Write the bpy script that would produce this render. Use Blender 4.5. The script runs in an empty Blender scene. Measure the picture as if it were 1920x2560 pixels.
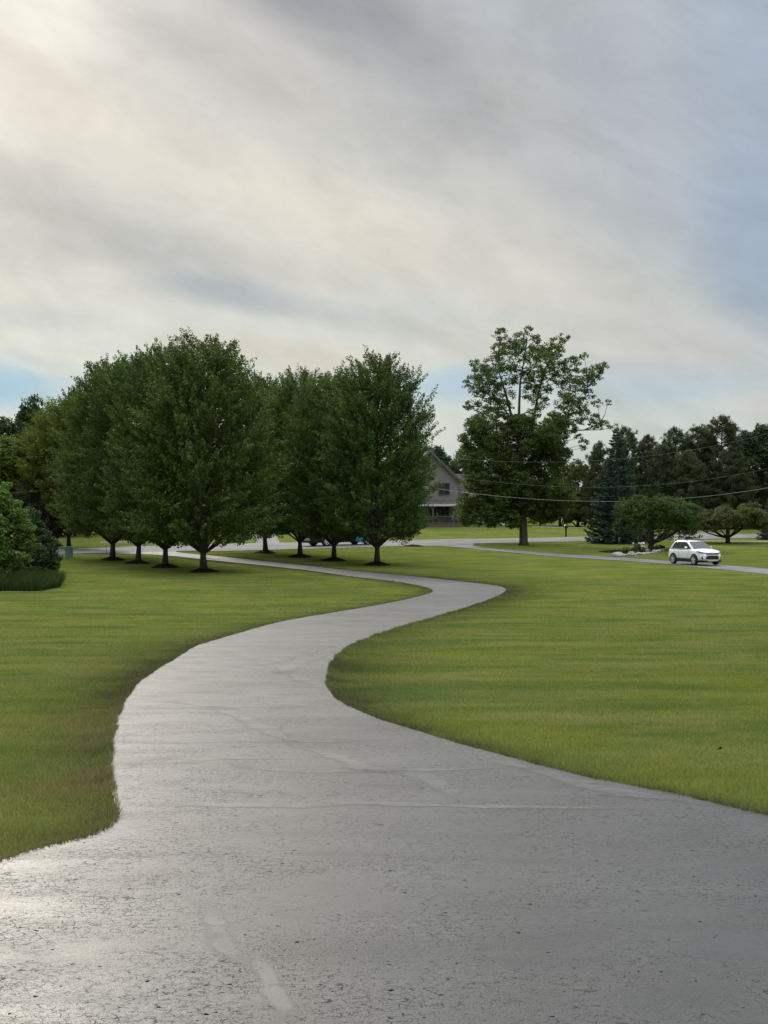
import bpy, bmesh, math, random
import numpy as np
from mathutils import Vector, Matrix, geometry
R = math.radians
S = bpy.context.scene
COL = S.collection
rng = np.random.default_rng(7)
random.seed(7)

# ------------------------------------------------------------------ camera, sun, sky, exposure
F = 3846.0                 # focal length in photograph pixels (1920 x 2560)
HY = 1213.0                # horizon row
CZ = 5.4                   # camera height over the far ground
cam = bpy.data.objects.new('camera', bpy.data.cameras.new('camera'))
COL.objects.link(cam)
cam.data.sensor_fit = 'VERTICAL'; cam.data.sensor_height = 36; cam.data.lens = 36 * F / 2560
cam.data.clip_start = 0.1; cam.data.clip_end = 6000
cam.location = (0, 0, CZ)
cam.rotation_euler = (R(90) - math.atan((1280 - HY) / F), 0, 0)
S.camera = cam
S.view_settings.view_transform = 'Standard'; S.view_settings.look = 'None'
S.view_settings.gamma = 1; S.view_settings.exposure = 0.0

SUN_AZ, SUN_EL = -20.0, 27.0        # degrees left of the view axis, above the horizon
sl = bpy.data.lights.new('sun', 'SUN'); sl.energy = 2.4; sl.angle = R(13); sl.color = (1.0, .93, .80)
so = bpy.data.objects.new('sun', sl); COL.objects.link(so)
sd = Vector((math.sin(R(SUN_AZ)) * math.cos(R(SUN_EL)), math.cos(R(SUN_AZ)) * math.cos(R(SUN_EL)), math.sin(R(SUN_EL))))
so.rotation_euler = sd.to_track_quat('Z', 'Y').to_euler()

def s2l(h):
    if isinstance(h, str):
        h = h.lstrip('#'); c = [int(h[i:i+2], 16) / 255 for i in (0, 2, 4)]
    else: c = list(h)
    return tuple(((x + .055) / 1.055) ** 2.4 if x > .04045 else x / 12.92 for x in c) + (1,)

class NT:
    """small helper to write node trees"""
    def __init__(s, tree): s.t = tree; s.n = tree.nodes; s.l = tree.links
    def new(s, typ, ins=None, **kw):
        n = s.n.new(typ)
        for k, v in kw.items(): setattr(n, k, v)
        if ins:
            for k, v in ins.items():
                sock = n.inputs[k]
                if hasattr(v, 'is_output') or isinstance(v, bpy.types.NodeSocket): s.l.new(v, sock)
                else: sock.default_value = v
        return n
    def math(s, op, a, b=0.0, c=None, clamp=False):
        d = {0: a, 1: b}
        if c is not None: d[2] = c
        return s.new('ShaderNodeMath', d, operation=op, use_clamp=clamp).outputs[0]
    def mix(s, f, a, b, mode='MIX'):
        n = s.n.new('ShaderNodeMix'); n.data_type = 'RGBA'; n.blend_type = mode
        for i, v in ((0, f), (6, a), (7, b)):
            if isinstance(v, bpy.types.NodeSocket): s.l.new(v, n.inputs[i])
            else: n.inputs[i].default_value = v
        return n.outputs[2]
    def noise(s, vec, scale, detail=4, rough=.55, dist=0.0):
        return s.new('ShaderNodeTexNoise', {'Vector': vec, 'Scale': scale, 'Detail': detail, 'Roughness': rough, 'Distortion': dist}).outputs[0]
    def ramp(s, fac, stops, interp='LINEAR'):
        n = s.n.new('ShaderNodeValToRGB'); n.color_ramp.interpolation = interp
        el = n.color_ramp.elements
        while len(el) < len(stops): el.new(.5)
        for e, (p, c) in zip(el, stops):
            e.position = p; e.color = c if not isinstance(c, (int, float)) else (c, c, c, 1)
        s.l.new(fac, n.inputs[0]); return n.outputs[0]
    def maprange(s, v, a, b, c, d, smooth=False):
        n = s.new('ShaderNodeMapRange', {0: v, 1: a, 2: b, 3: c, 4: d})
        if smooth: n.interpolation_type = 'SMOOTHSTEP'
        return n.outputs[0]

W = bpy.data.worlds.new('World'); S.world = W; W.use_nodes = True
wt = NT(W.node_tree); wt.n.clear()
sky = wt.new('ShaderNodeTexSky', sky_type='NISHITA', sun_disc=False, sun_elevation=R(SUN_EL), sun_rotation=R(SUN_AZ), air_density=1.2, dust_density=2.0)
tc = wt.new('ShaderNodeTexCoord').outputs['Generated']
sep = wt.new('ShaderNodeSeparateXYZ', {0: tc})
az = wt.math('ARCTAN2', sep.outputs[0], sep.outputs[1])
el = wt.math('ARCSINE', sep.outputs[2])
# direction measured in hundredths of a unit where 1 unit = 100 px of the photograph's angle scale
U = wt.math('MULTIPLY', az, F / 100); V = wt.math('MULTIPLY', el, F / 100)
uv0 = wt.new('ShaderNodeCombineXYZ', {0: U, 1: V}).outputs[0]
wn = wt.new('ShaderNodeTexNoise', {'Vector': uv0, 'Scale': .11, 'Detail': 1.5, 'Roughness': .4})
wv = wt.new('ShaderNodeVectorMath', {0: wn.outputs['Color'], 1: (.5, .5, .5)}, operation='SUBTRACT').outputs[0]
wv = wt.new('ShaderNodeVectorMath', {0: wv, 1: (3.6, 1.6, 0)}, operation='MULTIPLY').outputs[0]
uv = wt.new('ShaderNodeVectorMath', {0: uv0, 1: wv}, operation='ADD').outputs[0]
base = wt.ramp(wt.math('DIVIDE', V, 20.0), [(0.0, s2l('#bccac9')), (.12, s2l('#b6c5c8')), (.28, s2l('#b4b8b7')), (.45, s2l('#b0b2b1')), (.7, s2l('#a9acaf')), (1, s2l('#a6a9ac'))])
nis = wt.mix(1.0, sky.outputs[0], (.085, .085, .085, 1), 'MULTIPLY')
c = wt.mix(.12, base, nis)
# (x, y, rx, ry, rotation deg, colour, strength) with x, y in photograph pixels
CL = [
 (1950, 250, 560, 1000, 12, '#9fadbd', .85), (1880, 640, 260, 330, 0, '#8fa1b5', .55), (2020, 780, 300, 220, 0, '#9dadbd', .5),
 (1330, 80, 520, 210, -35, '#a5abb2', .65), (1560, 420, 360, 420, 20, '#aab1b9', .4),
 (860, 60, 620, 200, -24, '#97999e', .95), (1150, 330, 520, 170, -30, '#a6a9ac', .55),
 (620, 230, 420, 80, -28, '#b9b8b4', .5),
 (-40, 130, 480, 400, -30, '#e9e6da', 1.0), (120, 290, 560, 150, -26, '#dcd7ca', .85), (450, 440, 560, 130, -22, '#d6d1c6', .75),
 (900, 570, 680, 170, -18, '#d8d3c7', .9), (1400, 740, 640, 190, -22, '#cac7c0', .65), (1280, 540, 360, 130, -35, '#c8c5be', .45),
 (60, 480, 420, 80, -16, '#b6b4ae', .4), (420, 650, 520, 90, -20, '#a9acae', .5), (60, 640, 400, 90, -6, '#b4b4b0', .4),
 (560, 740, 230, 60, -6, '#a0abb3', .65), (90, 790, 360, 50, -4, '#b4b8ba', .4), (860, 790, 420, 60, -14, '#b0b2b2', .45),
 (200, 570, 300, 45, -14, '#bdbab1', .4), (720, 690, 360, 50, -16, '#c2beb4', .45),
 (720, 880, 420, 70, -5, '#cfc9bb', .75), (1250, 870, 640, 90, -3, '#c9c5bb', .55), (1700, 850, 500, 130, -8, '#c1c0be', .6),
 (40, 970, 340, 110, 0, '#a3c2d4', .9), (80, 890, 260, 26, -8, '#ccd1ce', .6), (220, 930, 150, 20, -8, '#d3d4cc', .6),
 (1130, 960, 260, 70, 3, '#aac2d0', .8), (1600, 960, 520, 90, 2, '#acbcc4', .6), (1480, 900, 300, 35, 0, '#b1b9be', .45),
 (1870, 1010, 200, 50, 0, '#cbc6c0', .6), (1100, 1085, 300, 60, 0, '#cdd1c8', .6), (560, 1000, 400, 80, 0, '#bac4c6', .5),
]
for (x, y, rx, ry, ro, colr, st) in CL:
    mp = wt.new('ShaderNodeMapping', {0: uv, 1: ((x - 960) / 100, (HY - y) / 100, 0), 2: (0, 0, R(ro)), 3: (rx / 100, ry / 100, 1)}, vector_type='TEXTURE')
    g = wt.new('ShaderNodeTexGradient', {0: mp.outputs[0]}, gradient_type='SPHERICAL').outputs[1]
    f = wt.math('MULTIPLY', wt.maprange(g, 0, .85, 0, 1, True), st)
    c = wt.mix(f, c, s2l(colr))
# wispy streaks
mp = wt.new('ShaderNodeMapping', {0: uv, 2: (0, 0, R(-27)), 3: (7.5, 1.7, 1)}, vector_type='TEXTURE')
st = wt.noise(mp.outputs[0], 1.0, 5, .55, .25)
mp2 = wt.new('ShaderNodeMapping', {0: uv, 2: (0, 0, R(-5)), 3: (4.0, .7, 1)}, vector_type='TEXTURE')
st2 = wt.noise(mp2.outputs[0], 1.0, 6, .6, .15)
low = wt.maprange(V, 2, 9, 1.0, .35)
k = wt.math('ADD', wt.maprange(st, .3, .7, -.035, .035), wt.math('MULTIPLY', wt.maprange(st2, .3, .7, -.03, .03), low))
mp3 = wt.new('ShaderNodeMapping', {0: uv0, 2: (0, 0, R(-22)), 3: (2.1, 1.1, 1)}, vector_type='TEXTURE')
st3 = wt.noise(mp3.outputs[0], 1.0, 9, .62, .6)
k = wt.math('ADD', k, wt.maprange(st3, .3, .7, -.06, .06))
mp4 = wt.new('ShaderNodeMapping', {0: uv0, 1: (3.1, 1.7, 0), 2: (0, 0, R(-24)), 3: (6.0, 2.8, 1)}, vector_type='TEXTURE')
k = wt.math('ADD', k, wt.maprange(wt.noise(mp4.outputs[0], 1.0, 6, .6, 1.0), .3, .7, -.07, .07))
k = wt.math('ADD', k, 1.0)
kc = wt.new('ShaderNodeCombineXYZ', {0: k, 1: k, 2: k}).outputs[0]
c = wt.mix(1.0, c, kc, 'MULTIPLY')
# thin overcast brightens towards the zenith and round the veiled sun
zen = wt.maprange(V, 14, 34, 1.0, 5.2, True)
dt = wt.new('ShaderNodeVectorMath', {0: tc, 1: tuple(sd)}, operation='DOT_PRODUCT').outputs[1]
glow = wt.math('MULTIPLY', wt.math('POWER', wt.math('MAXIMUM', dt, 0.0), 220.0), 6.0)
k2 = wt.math('ADD', zen, glow)
kc2 = wt.new('ShaderNodeCombineXYZ', {0: k2, 1: k2, 2: wt.math('ADD', zen, wt.math('MULTIPLY', glow, .85))}).outputs[0]
c = wt.mix(1.0, c, kc2, 'MULTIPLY')
bg = wt.new('ShaderNodeBackground', {0: c, 1: 1.10})
wo = wt.new('ShaderNodeOutputWorld', {0: bg.outputs[0]})

# ------------------------------------------------------------------ terrain height and pixel lookup
_k = np.array([(-400, 1.75), (-6, 1.66), (0, 1.65), (50, 4.50), (60, 4.88), (70, 5.05), (80, 5.13), (84, 5.28), (90, 5.36), (100, 5.41), (105, 5.47), (112, 5.55), (120, 5.52), (130, 5.42),
               (145, 5.35), (160, 5.32), (194, 5.2), (300, 5.0), (700, 4.6), (6000, 4.6)], float)
_zz = np.arange(-400, 6000, .5); _dd = np.interp(_zz, _k[:, 0], _k[:, 1])
_g = np.exp(-np.linspace(-2.2, 2.2, 9) ** 2); _g /= _g.sum()
_dd[8:-8] = np.convolve(_dd, _g, 'same')[8:-8]
def depth(y): return np.interp(y, _zz, _dd)
def hgt(x, y):
    y = np.asarray(y, float); x = np.asarray(x, float)
    n = .035 * np.sin(x * .23 + 1.3 + .05 * y) * np.sin(y * .11 + .4) + .02 * np.sin(x * .61 + y * .17) * np.sin(y * .31 + 2)
    n = n * np.clip((y - 25) / 20, 0, 1) * np.clip((170 - y) / 20, 0, 1)
    return CZ - depth(y) + n
def at(px, py):
    """ground point seen at a pixel of the photograph"""
    u, v = (px - 960) / F, (HY - py) / F
    lo = 3.0; prev = lo; y = lo
    while y < 900:
        if CZ + v * y < float(hgt(u * y, y)): break
        prev = y; y *= 1.01
    a, b = prev, y
    for _ in range(30):
        m = (a + b) / 2
        if CZ + v * m < float(hgt(u * m, m)): b = m
        else: a = m
    return (u * a, a)
def at3(px, py):
    x, y = at(px, py); return Vector((x, y, float(hgt(x, y))))

# ------------------------------------------------------------------ mesh helpers
def tag(o, label=None, cat=None, group=None, kind=None):
    if label: o['label'] = label
    if cat: o['category'] = cat
    if group: o['group'] = group
    if kind: o['kind'] = kind
    return o
def empty(name, loc, rz=0, label=None, cat=None, group=None):
    o = bpy.data.objects.new(name, None); o.empty_display_size = .3; COL.objects.link(o)
    o.location = loc; o.rotation_euler = (0, 0, rz)
    return tag(o, label, cat, group)
def link(name, me, mat, parent=None, smooth=False):
    o = bpy.data.objects.new(name, me); COL.objects.link(o)
    if mat: me.materials.append(mat)
    if parent: o.parent = parent
    if smooth:
        me.polygons.foreach_set('use_smooth', np.ones(len(me.polygons), bool))
    return o
def np_mesh(name, V_, F_, attrs=None):
    V_ = np.ascontiguousarray(V_, np.float32); F_ = np.ascontiguousarray(F_, np.int32)
    me = bpy.data.meshes.new(name); m, k_ = F_.shape
    me.vertices.add(len(V_)); me.vertices.foreach_set('co', V_.ravel())
    me.loops.add(m * k_); me.loops.foreach_set('vertex_index', F_.ravel())
    me.polygons.add(m); me.polygons.foreach_set('loop_start', np.arange(0, m * k_, k_, dtype=np.int32))
    me.update(calc_edges=True)
    for k2_, v in (attrs or {}).items():
        a = me.attributes.new(k2_, 'FLOAT', 'POINT'); a.data.foreach_set('value', np.ascontiguousarray(v, np.float32))
    return me
class MB:
    def __init__(s): s.v = []; s.f = []
    def add(s, vs, fs):
        n = len(s.v); s.v += [tuple(p) for p in vs]; s.f += [tuple(i + n for i in f) for f in fs]; return s
    def box(s, c_, d, rz=0, rx=0, ry=0, bev=0):
        x, y, z = d[0] / 2, d[1] / 2, d[2] / 2
        m = Matrix.Rotation(rz, 3, 'Z') @ Matrix.Rotation(ry, 3, 'Y') @ Matrix.Rotation(rx, 3, 'X')
        vs = [m @ Vector((sx * x, sy * y, sz * z)) + Vector(c_) for sz in (-1, 1) for sx, sy in ((-1, -1), (1, -1), (1, 1), (-1, 1))]
        return s.add(vs, [(3, 2, 1, 0), (4, 5, 6, 7), (0, 1, 5, 4), (1, 2, 6, 5), (2, 3, 7, 6), (3, 0, 4, 7)])
    def tube(s, pts, rad, n=8, caps=True):
        pts = [Vector(p) for p in pts]; N = len(pts)
        if not hasattr(rad, '__len__'): rad = [rad] * N
        vs = []; ref = None
        for i, p in enumerate(pts):
            t = (pts[min(i + 1, N - 1)] - pts[max(i - 1, 0)]).normalized()
            if ref is None: ref = t.orthogonal().normalized()
            ref = (ref - t * ref.dot(t)); ref = ref.normalized() if ref.length > 1e-6 else t.orthogonal().normalized()
            b = t.cross(ref)
            for j in range(n):
                a = 2 * math.pi * j / n
                vs.append(p + (ref * math.cos(a) + b * math.sin(a)) * rad[i])
        fs = [(i * n + j, i * n + (j + 1) % n, (i + 1) * n + (j + 1) % n, (i + 1) * n + j) for i in range(N - 1) for j in range(n)]
        if caps: fs += [tuple(range(n))[::-1], tuple((N - 1) * n + j for j in range(n))]
        return s.add(vs, fs)
    def prism(s, poly, axis, a, b):
        """polygon in two axes extruded along the third (axis 0,1,2) from a to b"""
        o_ = [i for i in range(3) if i != axis]; n = len(poly); vs = []
        for t in (a, b):
            for p in poly:
                q = [0, 0, 0]; q[o_[0]], q[o_[1]] = p; q[axis] = t; vs.append(q)
        return s.add(vs, [tuple(range(n))[::-1], tuple(range(n, 2 * n))] + [(i, (i + 1) % n, n + (i + 1) % n, n + i) for i in range(n)])
    def build(s, name, mat, parent=None, smooth=False, bevel=0):
        me = bpy.data.meshes.new(name); me.from_pydata(s.v, [], s.f); me.update()
        bm = bmesh.new(); bm.from_mesh(me); bmesh.ops.recalc_face_normals(bm, faces=bm.faces)
        if bevel: bmesh.ops.bevel(bm, geom=bm.edges[:], offset=bevel, segments=2, affect='EDGES', clamp_overlap=True)
        bm.to_mesh(me); bm.free()
        return link(name, me, mat, parent, smooth)

# ------------------------------------------------------------------ materials
def material(name):
    m = bpy.data.materials.new(name); m.use_nodes = True; t = NT(m.node_tree)
    return m, t, m.node_tree.nodes['Principled BSDF']
def plain(name, col, rough=.6, metal=0, spec=.5, var=.12, scale=8, bump=0, coat=0):
    m, t, p = material(name)
    g = t.new('ShaderNodeTexCoord').outputs['Object']
    n = t.noise(g, scale, 5, .6)
    a = tuple(max(0, x * (1 - var)) for x in col[:3]) + (1,); b = tuple(x * (1 + var) for x in col[:3]) + (1,)
    t.l.new(t.mix(t.maprange(n, .3, .7, 0, 1), a, b), p.inputs['Base Color'])
    p.inputs['Roughness'].default_value = rough; p.inputs['Metallic'].default_value = metal
    p.inputs['Specular IOR Level'].default_value = spec; p.inputs['Coat Weight'].default_value = coat
    if bump:
        bn = t.new('ShaderNodeBump', {'Height': t.noise(g, scale * 6, 4), 'Strength': bump, 'Distance': .02}); t.l.new(bn.outputs[0], p.inputs['Normal'])
    return m
def leaf_mat(name, c1, c2, c3=None, trans=.3, rough=.6, big=.35, gain=1.35):
    c1, c2, c3 = [tuple(v * gain for v in q[:3]) + (1,) if q else None for q in (c1, c2, c3)]
    m, t, p = material(name)
    a = t.new('ShaderNodeAttribute', attribute_name='tint').outputs['Fac']
    pos = t.new('ShaderNodeNewGeometry').outputs['Position']
    n = t.noise(pos, big, 3, .6)
    col = t.mix(a, c1, c2)
    if c3: col = t.mix(t.maprange(n, .42, .68, 0, .8), col, c3)
    oi = t.new('ShaderNodeObjectInfo').outputs['Random']
    vv = t.maprange(oi, 0, 1, .90, 1.24)
    col = t.mix(1.0, col, t.new('ShaderNodeCombineXYZ', {0: t.math('MULTIPLY', vv, t.maprange(t.math('FRACT', t.math('MULTIPLY', oi, 7.3)), 0, 1, .90, 1.02)), 1: vv, 2: vv}).outputs[0], 'MULTIPLY')
    t.l.new(col, p.inputs['Base Color']); p.inputs['Roughness'].default_value = rough; p.inputs['Specular IOR Level'].default_value = .12
    tr = t.new('ShaderNodeBsdfTranslucent', {0: t.mix(1.0, col, (1.15, 1.25, .6, 1), 'MULTIPLY')})
    mx = t.new('ShaderNodeMixShader', {0: trans}); t.l.new(p.outputs[0], mx.inputs[1]); t.l.new(tr.outputs[0], mx.inputs[2])
    t.l.new(mx.outputs[0], m.node_tree.nodes['Material Output'].inputs[0])
    return m
M = {}
M['maple'] = leaf_mat('maple_leaf', (.014, .029, .009, 1), (.094, .132, .032, 1), (.064, .088, .018, 1), .2)
M['maple_yellow'] = leaf_mat('maple_leaf_yellowish', (.060, .088, .016, 1), (.140, .150, .026, 1), (.08, .10, .02, 1))
M['cotton'] = leaf_mat('big_tree_leaf', (.030, .052, .016, 1), (.105, .142, .040, 1), (.090, .105, .032, 1), .35)
M['spruce'] = leaf_mat('spruce_needle', (.024, .042, .032, 1), (.056, .084, .066, 1), None, .06, .6)
M['pine'] = leaf_mat('pine_needle', (.034, .054, .026, 1), (.070, .090, .038, 1), (.075, .068, .038, 1), .10, .6)
M['dark_leaf'] = leaf_mat('dark_leaf', (.024, .042, .020, 1), (.056, .080, .034, 1), (.035, .05, .015, 1), .2)
M['bright_leaf'] = leaf_mat('bright_leaf', (.050, .105, .022, 1), (.135, .205, .040, 1), (.05, .07, .02, 1), .3)
M['olive_leaf'] = leaf_mat('olive_leaf', (.045, .060, .018, 1), (.080, .090, .028, 1), (.07, .06, .03, 1), .25)
M['brown_leaf'] = leaf_mat('brown_leaf', (.035, .030, .018, 1), (.060, .050, .030, 1), (.04, .038, .02, 1), .15)
M['weep'] = leaf_mat('weeping_leaf', (.018, .034, .009, 1), (.058, .085, .019, 1), (.04, .055, .014, 1), .25)
M['bark'] = plain('bark', (.055, .046, .038), .9, var=.4, scale=9, bump=.6)
M['bark_grey'] = plain('bark_grey', (.065, .056, .047), .9, var=.4, scale=7, bump=.6)
M['mulch'] = plain('mulch', (.020, .014, .010), 1.0, spec=.02, var=.6, scale=18, bump=1)
M['white_paint'] = plain('white_car_paint', (.78, .79, .80), .28, var=.01, coat=.6)
M['black_paint'] = plain('black_truck_paint', (.008, .009, .010), .35, var=.05, spec=.3)
M['black_plastic'] = plain('black_plastic', (.012, .012, .013), .55, var=.1)
M['tyre'] = plain('tyre_rubber', (.016, .016, .016), .85, var=.2)
M['rim'] = plain('alloy_rim', (.62, .63, .64), .4, metal=.3, var=.04)
M['chrome'] = plain('chrome', (.6, .6, .6), .15, metal=1, var=.03)
M['glass'] = plain('car_glass', (.012, .018, .020), .10, var=.05, spec=.35)
M['lamp'] = plain('lamp_lens', (.13, .135, .15), .12, var=.1, spec=.8)
M['red'] = plain('red_lens', (.35, .012, .01), .2, var=.1)
M['teal'] = plain('teal_panel', (.02, .22, .32), .4, var=.08)
M['wire'] = plain('cable', (.16, .16, .15), .45, var=.1)
M['wire_light'] = plain('bright_cable', (.38, .38, .36), .4, var=.1)
M['pole'] = plain('weathered_pole', (.16, .13, .10), .9, var=.3, bump=.4)
M['box_green'] = plain('utility_green', (.12, .20, .16), .6, var=.1)
M['roof'] = plain('roof_shingle', (.075, .068, .066), .9, var=.3, scale=4, bump=.5)
M['trim'] = plain('dark_trim', (.10, .085, .075), .6, var=.1)
M['stone'] = plain('rock', (.30, .28, .25), .85, var=.3, scale=3, bump=.5)
M['petal'] = plain('pale_petal', (.62, .50, .46), .6, var=.15)
M['concrete'] = plain('pale_concrete', (.22, .21, .19), .9, spec=.1, var=.12, scale=1.2)
M['win'] = plain('window_pane', (.02, .026, .032), .08, var=.1, spec=.7)
M['white_trim'] = plain('white_trim', (.55, .54, .51), .6, var=.06)
M['stick'] = plain('marker_stake', (.12, .12, .10), .8)
def siding(name, col, step):
    m, t, p = material(name)
    g = t.new('ShaderNodeTexCoord').outputs['Object']; z = t.new('ShaderNodeSeparateXYZ', {0: g}).outputs[2]
    fr = t.math('FRACT', t.math('DIVIDE', z, step))
    ln = t.maprange(fr, 0, .12, 0, 1)
    n = t.noise(g, 1.5, 4)
    c_ = t.mix(t.maprange(n, .3, .7, 0, .25), col, tuple(x * .7 for x in col[:3]) + (1,))
    t.l.new(t.mix(ln, tuple(x * .45 for x in col[:3]) + (1,), c_), p.inputs['Base Color']); p.inputs['Roughness'].default_value = .7
    b = t.new('ShaderNodeBump', {'Height': fr, 'Strength': .8, 'Distance': .02}); t.l.new(b.outputs[0], p.inputs['Normal'])
    return m
M['siding'] = siding('tan_siding', (.225, .210, .190, 1), .22)
M['siding_grey'] = siding('grey_siding', (.22, .20, .18, 1), .22)

def lawn_colour(t):
    """colour of the mown lawn as a function of the place"""
    pos = t.new('ShaderNodeNewGeometry').outputs['Position']
    flat = t.new('ShaderNodeVectorMath', {0: pos, 1: (1, 1, 0)}, operation='MULTIPLY').outputs[0]
    big = t.noise(flat, .09, 4, .6)
    mp = t.new('ShaderNodeMapping', {0: flat, 2: (0, 0, R(-14)), 3: (.42, 1.0, 1)})
    strk = t.noise(mp.outputs[0], .55, 5, .65)
    fine = t.noise(flat, 2.6, 5, .7)
    dry = t.noise(flat, .33, 6, .68)
    mp2 = t.new('ShaderNodeMapping', {0: flat, 2: (0, 0, R(-20))})
    yy = t.new('ShaderNodeSeparateXYZ', {0: mp2.outputs[0]}).outputs[1]
    stripe = t.math('SINE', t.math('ADD', t.math('MULTIPLY', yy, 1.9), t.math('MULTIPLY', big, 9.0)))
    c_ = t.mix(t.maprange(big, .35, .65, 0, 1), (.092, .122, .026, 1), (.122, .150, .034, 1))
    c_ = t.mix(t.maprange(strk, .46, .60, 0, .7), c_, (.178, .188, .056, 1))
    c_ = t.mix(t.maprange(strk, .46, .34, 0, .75), c_, (.056, .090, .020, 1))
    c_ = t.mix(t.maprange(dry, .51, .64, 0, .6), c_, (.215, .180, .075, 1))
    c_ = t.mix(t.maprange(fine, .35, .7, 0, .45), c_, (.072, .108, .020, 1))
    sy = t.new('ShaderNodeSeparateXYZ', {0: pos}).outputs[1]
    c_ = t.mix(t.math('MULTIPLY', t.maprange(stripe, -.7, .7, 0, .26), t.maprange(sy, 40, 80, 0, 1)), c_, (.125, .145, .035, 1))
    hue = t.noise(t.new('ShaderNodeVectorMath', {0: flat, 1: (31, 7, 0)}, operation='ADD').outputs[0], .23, 5, .62)
    c_ = t.mix(t.maprange(hue, .52, .66, 0, .55), c_, (.060, .104, .034, 1))
    c_ = t.mix(t.maprange(hue, .47, .36, 0, .45), c_, (.150, .165, .020, 1))
    c_ = t.mix(1.0, c_, (1.12, 1.15, 1.12, 1), 'MULTIPLY')
    # dark sealer sprayed and trodden into the grass along the driveway edge
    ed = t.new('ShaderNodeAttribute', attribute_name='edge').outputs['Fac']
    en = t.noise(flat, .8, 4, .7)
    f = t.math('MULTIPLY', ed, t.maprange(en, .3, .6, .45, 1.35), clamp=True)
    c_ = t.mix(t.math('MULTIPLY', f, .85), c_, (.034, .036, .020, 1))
    wr = t.new('ShaderNodeAttribute', attribute_name='worn').outputs['Fac']
    f2 = t.math('MULTIPLY', wr, t.maprange(dry, .38, .6, .1, 1), clamp=True)
    c_ = t.mix(t.math('MULTIPLY', f2, .65), c_, (.160, .125, .060, 1))
    return c_, pos, flat
m, t, p = material('lawn')
c_, pos, flat = lawn_colour(t)
t.l.new(t.mix(1.0, c_, (.88, .86, .82, 1), 'MULTIPLY'), p.inputs['Base Color']); p.inputs['Roughness'].default_value = 1; p.inputs['Specular IOR Level'].default_value = 0
bn = t.new('ShaderNodeBump', {'Height': t.noise(flat, 7, 6, .75), 'Strength': 1.0, 'Distance': .12}); t.l.new(bn.outputs[0], p.inputs['Normal'])
M['lawn'] = m
m, t, p = material('grass_blade')
c_, pos, flat = lawn_colour(t)
a = t.new('ShaderNodeAttribute', attribute_name='tint').outputs['Fac']
c_ = t.mix(t.maprange(a, 0, 1, 0, 1), c_, t.mix(.22, t.mix(1.0, c_, (1.8, 1.75, 1.8, 1), 'MULTIPLY'), (.24, .25, .08, 1)))
t.l.new(c_, p.inputs['Base Color']); p.inputs['Roughness'].default_value = .6; p.inputs['Specular IOR Level'].default_value = .15
tr = t.new('ShaderNodeBsdfTranslucent', {0: c_}); mx = t.new('ShaderNodeMixShader', {0: .35}); t.l.new(p.outputs[0], mx.inputs[1]); t.l.new(tr.outputs[0], mx.inputs[2])
t.l.new(mx.outputs[0], m.node_tree.nodes['Material Output'].inputs[0])
M['grass'] = m

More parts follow.
